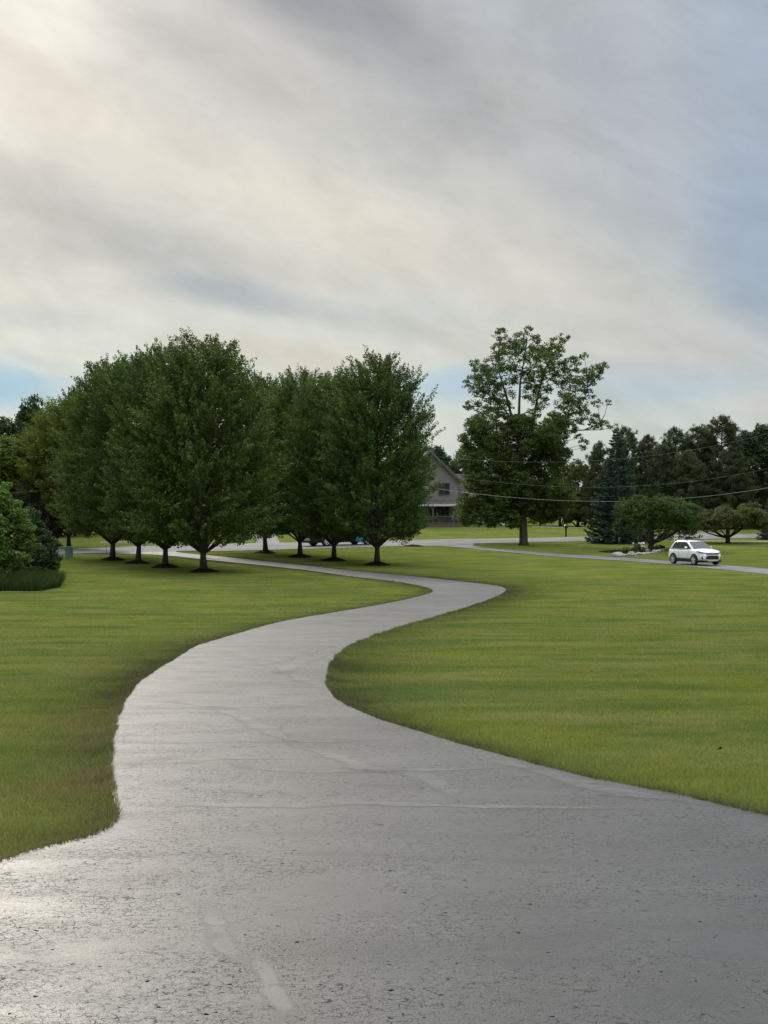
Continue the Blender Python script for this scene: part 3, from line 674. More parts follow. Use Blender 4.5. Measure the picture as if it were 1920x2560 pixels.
for (p_, _), lb in zip(bases, lab_m):
    if mm is None:
        nR, nA = 7, 28; V_ = [(0, 0, .30)]; F_ = []
        for i in range(1, nR + 1):
            for j in range(nA):
                a_ = math.tau * j / nA; r_ = 1.0 * i / nR * (1 + .07 * math.sin(3 * a_) + random.uniform(-.03, .03))
                V_.append((r_ * math.cos(a_), r_ * math.sin(a_), .30 * (1 - (i / nR) ** 1.3) + random.uniform(-.012, .012) - (.05 if i == nR else 0)))
        for j in range(nA): F_.append((0, 1 + j, 1 + (j + 1) % nA))
        for i in range(nR - 1):
            for j in range(nA): F_.append((1 + i * nA + j, 1 + (i + 1) * nA + j, 1 + (i + 1) * nA + (j + 1) % nA, 1 + i * nA + (j + 1) % nA))
        mm = bpy.data.meshes.new('mulch_mound'); mm.from_pydata(V_, [], F_); mm.update(); mm.materials.append(M['mulch'])
        mm.polygons.foreach_set('use_smooth', np.ones(len(mm.polygons), bool))
    o = bpy.data.objects.new('mulch_mound', mm); COL.objects.link(o); o.location = p_; o.rotation_euler = (0, 0, random.uniform(0, 6)); tag(o, lb, 'mulch bed', 'mulch mounds under the maples')

def blob_crown(blobs, leaf, per, clump=.38, squash=.75, asp=.7, dens=1.0):
    """blobs: (x,y,z,r[,rz]) -> leaf clumps over each"""
    parts = []
    for b_ in blobs:
        x, y, z, r_ = b_[:4]; rz_ = b_[4] if len(b_) > 4 else r_ * squash
        nc = max(5, int(14 * dens * (r_ / .9) ** 1.3)); cc = sph(nc) * (rng.uniform(.55, 1.0, nc) ** .5)[:, None] * np.array([r_, r_, rz_]) + np.array([x, y, z])
        nl = max(6, int(per * r_ * r_ * 12 / nc)); cr = clump * max(.5, r_ ** .5)
        o_ = sph(nc * nl).reshape(nc, nl, 3) * (rng.uniform(0, 1, (nc, nl)) ** .45)[..., None] * cr * np.array([1, 1, .62])
        C_ = (cc[:, None] + o_).reshape(-1, 3); D_ = o_.reshape(-1, 3) * 1.2 + sph(len(C_)) * cr * .8 + np.array([0, 0, -.05])
        parts.append(leaves(C_, D_, rng.uniform(.7, 1.3, len(C_)) * leaf, asp, .15, np.repeat(rng.beta(1.1, 1.2, nc), nl), unit(o_.reshape(-1, 3)) * .8 + np.array([0, 0, .6])))
    return parts
def blob_tree(name, blobs, trunk, leaf, per, mat, seed, label, group=None, bark='bark', clump=.38, squash=.75, limbs=True, cat='tree', trunk_name='trunk', crown_name='crown', limb_step=1, dens=1.0):
    """trunk: list of (x,y,z,r) from the ground up"""
    global rng
    rng = np.random.default_rng(seed); root = empty(name, (0, 0, 0), 0, label, cat, group); tb = MB()
    tb.tube([q[:3] for q in trunk], [q[3] for q in trunk], 10)
    T_ = [Vector(q[:3]) for q in trunk]; rads = [q[3] for q in trunk]
    if limbs:
        for b_ in blobs[::limb_step]:
            c__ = Vector(b_[:3]); best = min(range(len(T_)), key=lambda i: abs((c__.z - (c__.xy - T_[i].xy).length * .9) - T_[i].z) + (0 if i else 2))
            s_ = T_[best]; md = s_.lerp(c__, .5) + Vector((rng.normal(0, .15), rng.normal(0, .15), -.06 * (c__ - s_).length))
            r0 = min(rads[best] * .5, .03 + .025 * (c__ - s_).length)
            tb.tube([s_, s_.lerp(md, .5) + Vector((0, 0, -.05)), md, c__], [r0, r0 * .8, r0 * .55, .012], 6, False)
            for k_ in range(4):
                e_ = c__ + Vector(tuple(rng.normal(0, .5, 3) * b_[3])); tb.tube([md.lerp(c__, .5), e_], [r0 * .3, .006], 4, False)
    link(trunk_name, _mesh(tb, 'trunk'), M[bark], root, True)
    link(crown_name, leaf_mesh('crown', blob_crown(blobs, leaf, per, clump, squash, .7, dens)), mat, root)
    return root

# the big loose tree by the road: forked, dense below, open above
P0 = at3(1309, 1363); ppm = F / P0.y
def loc(px, py, dy=0.0): return ((px - 1309) / ppm, dy, (1363 - py) / ppm)
rng = np.random.default_rng(5)
bl = []
low = [(1180, 1110, 36), (1225, 1100, 34), (1270, 1105, 36), (1320, 1105, 36), (1365, 1110, 34), (1395, 1135, 28), (1165, 1150, 32), (1210, 1150, 42), (1262, 1160, 46), (1315, 1160, 48), (1365, 1160, 40), (1400, 1175, 26),
       (1195, 1205, 42), (1245, 1215, 46), (1300, 1215, 48), (1350, 1215, 46), (1395, 1225, 36), (1200, 1255, 32), (1250, 1260, 42), (1305, 1258, 42), (1355, 1260, 40), (1405, 1262, 30), (1165, 1250, 28), (1160, 1275, 24),
       (1195, 1285, 26), (1235, 1290, 30), (1275, 1295, 26), (1340, 1285, 28), (1375, 1278, 26), (1165, 1295, 18), (1285, 1300, 20), (1225, 1308, 16), (1425, 1240, 20)]
for (x, y, r_) in low:
    rr = r_ / ppm
    for k_ in range(2): q = loc(x + rng.normal(0, 6), y + rng.normal(0, 5), rng.uniform(-1, 1) * 3.6 * (1 - abs(x - 1300) / 260)); bl.append((*q, rr * rng.uniform(.75, .95)))
upp = [(1250, 835, 12), (1262, 850, 12), (1242, 878, 12), (1275, 870, 16), (1235, 905, 18), (1262, 905, 20), (1318, 825, 9), (1300, 845, 13), (1290, 870, 13), (1330, 855, 15), (1312, 885, 16), (1340, 880, 14), (1310, 915, 16), (1385, 870, 16), (1400, 850, 12),
       (1412, 842, 9), (1365, 885, 17), (1355, 912, 20), (1385, 885, 14), (1345, 842, 7), (1188, 905, 9), (1200, 925, 13), (1215, 940, 17), (1240, 945, 20), (1270, 940, 18), (1180, 955, 12), (1168, 960, 8), (1195, 975, 16), (1225, 978, 20), (1255, 985, 20),
       (1180, 1010, 10), (1205, 1020, 15), (1235, 1022, 19), (1262, 1020, 18), (1170, 1015, 8), (1225, 1055, 18), (1250, 1055, 17), (1270, 1060, 15), (1310, 950, 16), (1340, 945, 18), (1370, 935, 16), (1330, 980, 17), (1355, 975, 16), (1345, 1010, 15), (1330, 1035, 13), (1320, 1060, 14),
       (1400, 920, 17), (1425, 910, 14), (1440, 900, 11), (1458, 893, 8), (1405, 945, 18), (1435, 945, 16), (1470, 935, 12), (1490, 925, 12), (1508, 918, 8), (1505, 938, 8), (1480, 950, 12), (1450, 965, 15), (1420, 975, 17), (1475, 985, 10), (1500, 1005, 8), (1510, 1012, 6), (1400, 1010, 17),
       (1430, 1015, 18), (1460, 1005, 12), (1410, 1045, 18), (1440, 1045, 17), (1465, 1035, 11), (1480, 1048, 10), (1500, 1055, 9), (1515, 1062, 9), (1530, 1070, 8), (1480, 1065, 8), (1380, 1065, 17), (1395, 1085, 16), (1350, 1075, 18), (1365, 1100, 18), (1450, 1095, 8), (1460, 1110, 8), (1455, 1120, 6), (1390, 1120, 15), (1405, 1145, 12)]
for k_ in range(70):
    a0 = upp[rng.integers(0, len(upp))]; b0 = upp[rng.integers(0, len(upp))]
    if math.hypot(a0[0] - b0[0], a0[1] - b0[1]) < 75: upp.append(((a0[0] + b0[0]) / 2 + rng.normal(0, 7), (a0[1] + b0[1]) / 2 + rng.normal(0, 7), rng.uniform(7, 13)))
for k_ in range(26): upp.append((rng.uniform(1180, 1440), rng.uniform(1050, 1105), rng.uniform(12, 20)))
for (x, y, r_) in upp:
    q = loc(x, y, rng.normal(0, 1.4)); bl.append((*q, r_ / ppm * 1.5, r_ / ppm * 1.3))
BT = empty('shade_tree', P0, 0, 'tallest lone tree by the road, open forked top over a dense lower crown', 'tree')
tb = MB()
tb.tube([loc(1309, 1366), loc(1309, 1355), loc(1308, 1300), loc(1306, 1240), loc(1303, 1180), loc(1300, 1120)], [.62, .40, .34, .30, .25, .2], 12)
fork = {'a': [loc(1300, 1120), loc(1296, 1070, -.3), loc(1297, 1010, -.3), loc(1300, 960, 0), loc(1310, 900, .2), loc(1318, 850, .3)],
        'b': [loc(1300, 1120), loc(1330, 1080, .4), loc(1338, 1030, .6), loc(1350, 970, .8), loc(1370, 910, 1.), loc(1400, 860, 1.1)],
        'c': [loc(1300, 1120), loc(1285, 1060, .6), loc(1268, 990, 1), loc(1250, 930, 1.1), loc(1248, 860, 1.2)],
        'd': [loc(1303, 1180), loc(1350, 1110, -.8), loc(1400, 1060, -1.2), loc(1440, 1000, -1.2), loc(1490, 940, -1.0)],
        'e': [loc(1335, 1060, .5), loc(1400, 1078, .3), loc(1460, 1075, .2), loc(1500, 1058, .1), loc(1528, 1068, .1)],
        'f': [loc(1296, 1070, -.3), loc(1255, 1020, -.8), loc(1215, 985, -1), loc(1178, 960, -1)]}
JN = []
for k_, pp in fork.items():
    n = len(pp); r0_ = .17 if k_ in 'abc' else .095; tb.tube(pp, [r0_ * (1 - .85 * i / (n - 1)) for i in range(n)], 8, False)
    for a_, b_ in zip(pp[:-1], pp[1:]):
        for q in (0, .5): JN.append(Vector(a_).lerp(Vector(b_), q))
for q in range(0, 9): JN.append(Vector(loc(1308, 1290 - q * 20)))
for b_ in bl:
    c__ = Vector(b_[:3]); s_ = min(JN, key=lambda j: (j - c__).length + (4 if j.z > c__.z - .1 else 0))
    md = s_.lerp(c__, .5) + Vector((rng.normal(0, .1), rng.normal(0, .1), -.1)); tb.tube([s_, md, c__], [.045, .03, .01], 5, False)
    for k_ in range(3):
        e_ = c__ + Vector(tuple(rng.normal(0, .55, 3) * b_[3])); tb.tube([c__, e_], [.012, .005], 4, False)
link('trunk', _mesh(tb, 'trunk'), M['bark_grey'], BT, True)
pa = blob_crown(bl[:len(low) * 2], .18, 105, .45, .85, .7, 1.9) + blob_crown(bl[len(low) * 2:], .16, 70, .33, .85, .7, 2.3)
link('crown', leaf_mesh('crown', pa), M['cotton'], BT)

# conifers
def spruce(name, H, Rr, seed, mat, label, group=None, droop=.35, whorls=46, base_z=.15, power=.8):
    global rng
    rng = np.random.default_rng(seed); root = empty(name, (0, 0, 0), 0, label, 'tree', group); tb = MB()
    tb.tube([(0, 0, -.1), (0, 0, H * .5), (0, 0, H * .99)], [.2, .1, .015], 8); lv = []
    for w_ in range(whorls):
        t_ = w_ / whorls; z = base_z + (H - base_z) * t_; r_ = Rr * (1 - t_) ** power * (.9 + .12 * math.sin(w_ * 1.9)) + .08; nbr = int(6 + 12 * (1 - t_))
        for b_ in range(nbr):
            ph = math.tau * b_ / nbr + w_ * .9 + rng.normal(0, .12); L_ = r_ * rng.uniform(.75, 1.1); n = int(14 + 52 * L_ / Rr * (.4 + .6 * L_))
            n = min(n, 110)
            u_ = rng.uniform(.15, 1, n) ** .7; wdt = .16 * L_ * (1.15 - u_) + .06; sidev = rng.uniform(-1, 1, n) * wdt * 1.6
            zc = z - droop * L_ * np.sin(u_ * 2.2) + .12 * L_ * u_ ** 3 + rng.normal(0, .035, n) - np.abs(sidev) * .25
            ca, sa = math.cos(ph), math.sin(ph)
            C_ = np.c_[ca * u_ * L_ - sa * sidev, sa * u_ * L_ + ca * sidev, zc]
            D_ = np.c_[ca * np.ones(n) - sa * np.sign(sidev) * .7, sa * np.ones(n) + ca * np.sign(sidev) * .7, rng.normal(-.15, .3, n)]
            lv.append(leaves(C_, D_, rng.uniform(.16, .30, n), .34, .3))
    link('trunk', _mesh(tb, 'trunk'), M['bark'], root, True); link('crown', leaf_mesh('crown', lv), mat, root); return root
def pine(name, H, Rr, seed, mat, label, group=None, start=.03):
    global rng
    rng = np.random.default_rng(seed); root = empty(name, (0, 0, 0), 0, label, 'tree', group); tb = MB()
    tb.tube([(0, 0, -.1), (0.05, 0, H * .5), (0, 0.05, H * .97)], [.24, .14, .03], 8); lv = []
    nw = 27
    for w_ in range(nw):
        t_ = w_ / (nw - 1); z = H * (start + (1 - start) * t_ ** .95 * .97)
        r_ = Rr * np.interp(t_, [0, .15, .4, .7, .9, 1], [.95, 1.1, 1.05, .75, .45, .12]); nbr = 7 if t_ < .85 else 4
        for b_ in range(nbr):
            ph = rng.uniform(0, 6.28); L_ = r_ * rng.uniform(.6, 1.15); up = rng.uniform(.15, .45) + t_ * .9
            e_ = Vector((math.cos(ph) * L_, math.sin(ph) * L_, z + up * L_ * .6)); s_ = Vector((0, 0, z))
            tb.tube([s_, s_.lerp(e_, .5) + Vector((0, 0, -.05 * L_)), e_], [.05, .03, .01], 4, False)
            nt_ = max(3, int(4 + 4.5 * L_))
            for k_ in range(nt_):
                u_ = rng.uniform(.25, 1.0) ** .6; c__ = np.array(s_.lerp(e_, u_)) + rng.normal(0, .22, 3) * (1.2 - u_ * .5)
                n = 26; d_ = unit(sph(n) + np.array([math.cos(ph) * .5, math.sin(ph) * .5, .75])); rr = rng.uniform(.05, .38, n)[:, None]
                lv.append(leaves(c__ + d_ * rr, d_, rng.uniform(.18, .34, n), .22, .1))
    link('trunk', _mesh(tb, 'trunk'), M['bark'], root, True); link('crown', leaf_mesh('crown', lv), mat, root); return root

sp = spruce('blue_spruce', 10.8, 3.3, 61, M['spruce'], 'large blue spruce beside the road, right of the tallest lone tree')
pb = at3(1541, 1358); sp.location = pb
sp2 = copy_tree(sp); place(sp2, at3(1598, 1352), 2.2, .62, .42, 'short blue spruce tucked against the right foot of the large one')
sp3 = copy_tree(sp); place(sp3, at3(1925, 1349), 1.2, .42, .42, 'small dark spruce cut off by the right edge of the picture')
# small weeping tree and its flower bed
wp = at3(1628, 1374)
rng = np.random.default_rng(77)
bl = []
for k_ in range(40):
    a_ = rng.uniform(0, 6.28); r_ = rng.uniform(.1, 1) ** .6 * 3.5; zt = 4.6 - .09 * r_ ** 2 + rng.normal(0, .15)
    bl.append((math.cos(a_) * r_ + .2, math.sin(a_) * r_ * .85, zt - .45, .75, .6))
    bl.append((math.cos(a_) * r_ * 1.05 + .2, math.sin(a_) * r_ * .85, zt - rng.uniform(.9, 1.5), .65, .8))
    if r_ > 1.5: bl.append((math.cos(a_) * r_ * 1.05 + .2, math.sin(a_) * r_ * .85, zt - rng.uniform(1.5, 2.4), .55, .9))
wt_ = blob_tree('weeping_tree', bl, [(0, 0, -.05, .34), (0, 0, .5, .24), (.05, 0, 1.4, .2), (.1, 0, 2.2, .18), (.1, 0, 3.2, .1)], .14, 52, M['weep'], 77, 'small tree with a low weeping green crown, in the rock edged flower bed', clump=.36, limb_step=6)
wt_.location = wp
# spreading low tree at right
rng = np.random.default_rng(78); bl = []
for k_ in range(80):
    a_ = rng.uniform(0, 6.28); r_ = rng.uniform(.1, 1) ** .6 * 4.1
    bl.append((math.cos(a_) * r_ + .2, math.sin(a_) * r_ * .8, 3.35 - rng.uniform(0, .9) - .11 * r_ ** 1.7 * .8 + rng.normal(0, .18), .72, .5))
st_ = blob_tree('spreading_tree', bl, [(0, 0, -.05, .26), (0, 0, .5, .2), (.0, 0, 1.2, .19), (0, 0, 1.7, .17), (0, 0, 2.4, .1)], .15, 70, M['olive_leaf'], 78, 'low wide olive green tree behind the white car, on a short dark trunk', clump=.36, limb_step=6)
st_.location = at3(1820, 1358)

# background trees beyond the road
pn = [pine('pine_tree', 13, 3.2, 101 + i, M['pine'], None) for i in range(3)]
dk = []
for i in range(3):
    r3 = np.random.default_rng(200 + i); H_ = 11.0; bl = []
    for k_ in range(60):
        t_ = r3.uniform(0, 1); a_ = r3.uniform(0, 6.28); rad = 3.6 * np.interp(t_, [0, .2, .5, .8, 1], [.7, 1, .95, .6, .15]) * r3.uniform(.35, 1) ** .5
        bl.append((math.cos(a_) * rad, math.sin(a_) * rad, 1.2 + t_ * (H_ - 2), r3.uniform(.7, 1.15)))
    dk.append(blob_tree('broadleaf_tree', bl, [(0, 0, -.1, .32), (0, 0, 2, .24), (.1, 0, 5, .16), (0, 0, 9, .06)], .26, 34, M['dark_leaf'], 200 + i, None, clump=.5))
proto = {'p': pn, 'd': dk}; usedp = set(); cnt = {'p': 0, 'd': 0}
def bgt(kind, px, top, base, wf, label, group=None, mat=None, turn=None):
    i = cnt[kind] % 3; cnt[kind] += 1; src = proto[kind][i]; key = (kind, i)
    o = src if key not in usedp and mat is None else copy_tree(src)
    if mat is None: usedp.add(key)
    p_ = at3(px, base); H_ = (base - top) / (F / p_.y); h0 = 13.3 if kind == 'p' else 10.9
    s_ = H_ / h0; place(o, p_, turn if turn is not None else random.uniform(0, 6.28), s_ * wf, s_, label, group)
    if mat:
        for ch in [q for q in bpy.data.objects if q.parent == o]:
            if ch.name.startswith('crown'):
                ch.material_slots[0].link = 'OBJECT'; ch.material_slots[0].material = mat
    return o
GB = 'trees beyond the road'
bgt('p', 1564, 1066, 1318, .80, 'slim pine rising behind the large blue spruce', GB)
bgt('p', 1500, 1105, 1319, .85, 'bushy pine showing left of the large blue spruce', GB)
bgt('p', 1622, 1086, 1319, .80, 'narrow topped pine just right of the large blue spruce', GB)
bgt('p', 1688, 1068, 1319, .90, 'dark pine above the weeping tree', GB)
bgt('p', 1745, 1064, 1320, .95, 'dark pine just left of the tallest pine', GB)
bgt('p', 1803, 1038, 1321, 1.0, 'tallest pine, its top highest in the row above the white car', GB)
bgt('p', 1862, 1075, 1320, .95, 'dark pine just right of the tallest pine', GB)
bgt('d', 1905, 1064, 1320, .95, 'grey green broadleaf tree cut by the right edge above the low wide tree', GB)
bgt('p', 1655, 1110, 1322, .9, 'shorter pine in the gap behind the weeping tree', GB)
bgt('p', 1955, 1080, 1320, .9, 'pine mostly outside the right edge', GB)
bgt('p', 1720, 1125, 1323, 1.1, 'broad lower pine behind the gap between the weeping and the low wide tree', GB)
bgt('p', 1835, 1130, 1323, 1.1, 'broad lower pine behind the low wide tree', GB)
bgt('d', 1445, 1152, 1317, .85, 'round green tree between the tallest lone tree and the large spruce', GB, M['olive_leaf'])
bgt('d', 1400, 1180, 1316, .9, 'dark broadleaf tree behind the right side of the tallest lone tree', GB)
bgt('p', 1478, 1190, 1317, 1.1, 'low dark pine behind the mailbox lawn', GB)
bgt('p', 1350, 1205, 1314, 1.1, 'low dark pine right of the house, behind the tallest lone tree', GB)
bgt('p', 1175, 1126, 1306, .85, 'dark pine rising behind the roof ridge of the house', GB)
bgt('p', 1135, 1150, 1306, .85, 'lower dark pine behind the house roof', GB)
bgt('d', 1095, 1118, 1304, .8, 'broadleaf tree whose tip shows over the house ridge', GB)
bgt('p', 1235, 1150, 1306, .9, 'pine behind the garage wing of the house', GB)
bgt('d', 85, 990, 1344, .62, 'dark broadleaf tree with the highest crown at the far left', GB)
bgt('d', 10, 1040, 1344, .80, 'dark broadleaf tree at the left edge of the picture', GB)
bgt('d', 150, 1048, 1342, .70, 'dark broadleaf tree between the highest left crown and the yellowish maple', GB)
bgt('p', 187, 972, 1340, .60, 'pine with a spiky tip beside the left clump of maples', GB)
bgt('d', 215, 1090, 1335, .9, 'dark broadleaf tree behind the yellowish maple', GB)
bgt('d', 40, 1120, 1352, .9, 'dark low broadleaf tree above the left shrubs', GB)
bgt('d', 300, 1100, 1326, 1.0, 'dark broadleaf tree behind the left end of the maple clump', GB)
bgt('p', 400, 1080, 1326, 1.0, 'dark pine behind the middle of the left maple clump', GB)
bgt('d', 500, 1100, 1325, 1.0, 'dark broadleaf tree behind the tallest maple', GB)
bgt('d', 585, 1110, 1323, 1.0, 'dark broadleaf tree behind the gap between the two maple clumps', GB)
bgt('p', 655, 1040, 1322, .85, 'dark pine behind the farthest maple of the right clump', GB)
bgt('d', 720, 1100, 1322, 1.0, 'dark broadleaf tree behind the tail of the black truck', GB)
bgt('p', 800, 1100, 1320, 1.0, 'dark pine behind the middle of the right maple clump', GB)
bgt('d', 880, 1130, 1320, 1.0, 'dark broadleaf tree behind the front of the black truck', GB)
bgt('d', 975, 1150, 1318, .9, 'dark broadleaf tree at the left side of the house', GB)

rng = np.random.default_rng(900)
bl = []
for x in np.arange(-110, 120, 2.6):
    for k_ in range(4): bl.append((x + rng.normal(0, 1), 262 + rng.normal(0, 3) + abs(x) * .1, CZ - 4.9 + rng.uniform(.3, 7.0) * (1 + .15 * math.sin(x * .21)), rng.uniform(1.6, 2.4)))
tag(link('distant_woods', leaf_mesh('distant_woods', blob_crown(bl, .42, 9, .8)), M['dark_leaf']), 'far dark woods closing the view behind the road and houses', 'woods', None, 'stuff')
# yellow-green tree, brown shrub and the shrub mass at left
def shrub(name, px, py, spec, mat, seed, label, leaf=.13, per=80, cat='shrub', clump=.34, group=None):
    """spec: list of (px, py, r px, dy) in photograph pixels at the depth of (px, py)"""
    p_ = at3(px, py); q = F / p_.y; r3 = np.random.default_rng(seed)
    bl = [((x - px) / q, d_ , (py - y) / q, r_ / q * 1.2) for (x, y, r_, d_) in spec]
    o = blob_tree(name, bl, [(0, 0, -.05, .08), (0, 0, .5, .06), (0, 0, max(.6, max(b_[2] for b_ in bl) * .5), .03)], leaf, per * 3.2, mat, seed, label, group, clump=clump, cat=cat, limb_step=3, dens=2.6, trunk_name='stem', crown_name='foliage')
    o.location = p_; return o
shrub('broadleaf_tree', 20, 1372, [(-20, 1130, 45, 0), (20, 1125, 40, .5), (50, 1160, 36, 0), (75, 1195, 30, 0), (0, 1180, 50, -.5), (40, 1210, 44, 0), (10, 1240, 50, 0), (60, 1240, 34, 0), (-30, 1220, 50, 0), (20, 1280, 50, .3), (30, 1150, 35, -.8), (85, 1180, 16, 0)], M['maple_yellow'], 301, 'yellow green broadleaf tree above the left shrubs, at the left edge', .2, 55, 'tree', .4)
shrub('brown_shrub', 95, 1374, [(95, 1200, 26, 0), (80, 1230, 34, 0), (115, 1240, 24, 0), (70, 1270, 38, 0), (110, 1280, 36, 0), (95, 1310, 40, 0), (125, 1320, 26, 0), (60, 1310, 38, 0), (90, 1345, 36, 0), (128, 1340, 20, 0)], M['brown_leaf'], 302, 'tall reddish brown shrub in shade between the green shrubs and the maples', .14, 75)
shrub('green_shrub', 10, 1462, [(-10, 1240, 26, 0), (15, 1225, 18, 0), (-30, 1270, 36, 0), (20, 1262, 24, 0), (0, 1300, 36, -.3), (40, 1300, 22, 0), (55, 1285, 16, -.5), (-20, 1340, 40, 0), (30, 1340, 34, -.6), (60, 1325, 22, -.4), (-10, 1385, 40, -.5), (40, 1385, 34, -.6), (10, 1420, 36, -.4), (-40, 1420, 40, 0), (70, 1360, 22, -.4)], M['bright_leaf'], 303, 'tall bright green shrub at the left edge of the lawn', .12, 95)
shrub('dark_shrub', 105, 1448, [(75, 1290, 20, 0), (60, 1310, 22, .5), (90, 1320, 22, 0), (100, 1345, 24, 0), (125, 1360, 20, 0), (80, 1360, 28, 0), (110, 1385, 28, -.3), (138, 1390, 14, 0), (80, 1405, 30, -.4), (120, 1415, 24, -.4), (138, 1420, 12, 0), (60, 1420, 28, 0), (95, 1435, 24, -.5), (130, 1435, 14, -.3), (142, 1362, 9, 0)], M['dark_leaf'], 304, 'dark round shrub between the bright green shrub and the lawn', .12, 95)
# tall grass under the shrubs
rng = np.random.default_rng(9)
A_ = [at(-60, 1478), at(100, 1478), at(150, 1468), at(152, 1452), at(60, 1449), at(-60, 1450)]
A_ = np.array(A_); n = 60000; Q = np.c_[rng.uniform(A_[:, 0].min(), A_[:, 0].max(), n), rng.uniform(A_[:, 1].min(), A_[:, 1].max(), n)]; Q = Q[in_poly(Q, A_)]
V_, F_ = blades(Q, .15, .62, .00022)
o = link('tall_grass', np_mesh('tall_grass', V_, F_, {'tint': np.repeat(rng.uniform(0, 1, len(Q)), 3)}), leaf_mat('tall_grass', (.016, .030, .009, 1), (.050, .072, .018, 1), (.03, .036, .010, 1), .2, big=1.2, gain=1.1)); tag(o, 'tall unmown grass under the shrubs at the left edge', 'grass', None, 'stuff')

# ------------------------------------------------------------------ wheels
def wheel(parent, x, y, r_, w_, side_, rim_mat, spokes=5):
    o = MB()
    prof = [(r_ * .66, -.5), (r_ * .9, -.5), (r_, -.38), (r_, .38), (r_ * .9, .5), (r_ * .66, .5)]; n = 28; vs = []; fs = []
    for j in range(n):
        a_ = math.tau * j / n
        for (q, s_) in prof: vs.append((q * math.cos(a_), s_ * w_, q * math.sin(a_)))
    m_ = len(prof)
    for j in range(n):
        for i in range(m_): fs.append((j * m_ + i, j * m_ + (i + 1) % m_, ((j + 1) % n) * m_ + (i + 1) % m_, ((j + 1) % n) * m_ + i))
    o.add(vs, fs); root = o.build('wheel', M['tyre'], parent, True); root.location = (x, y, r_)
    rm = MB(); ya = side_ * w_ * .44
    for j in range(n):
        a_, b_ = math.tau * j / n, math.tau * (j + 1) / n; q0, q1 = r_ * .58, r_ * .665
        rm.add([(q0 * math.cos(a_), ya, q0 * math.sin(a_)), (q1 * math.cos(a_), ya + side_ * .01, q1 * math.sin(a_)), (q1 * math.cos(b_), ya + side_ * .01, q1 * math.sin(b_)), (q0 * math.cos(b_), ya, q0 * math.sin(b_))], [(0, 1, 2, 3)])
    for j in range(spokes):
        a_ = math.tau * j / spokes + .3; rm.box((math.cos(a_) * r_ * .34, ya, math.sin(a_) * r_ * .34), (r_ * .58, .03, r_ * .20), ry=-a_)
    rm.tube([(0, ya - side_ * .02, 0), (0, ya + side_ * .03, 0)], r_ * .17, 14)
    rm.build('rim', rim_mat, root)
    dsk = MB(); dsk.tube([(0, -side_ * w_ * .1, 0), (0, side_ * w_ * .15, 0)], r_ * .66, 24); dsk.build('brake_disc', M['black_plastic'], root)
    return root
def loft(mb, secs):
    n = len(secs[0]); vs = [p_ for s_ in secs for p_ in s_]
    fs = [(i * n + j, i * n + (j + 1) % n, (i + 1) * n + (j + 1) % n, (i + 1) * n + j) for i in range(len(secs) - 1) for j in range(n)]
    fs += [tuple(range(n))[::-1], tuple((len(secs) - 1) * n + j for j in range(n))]
    return mb.add(vs, fs)

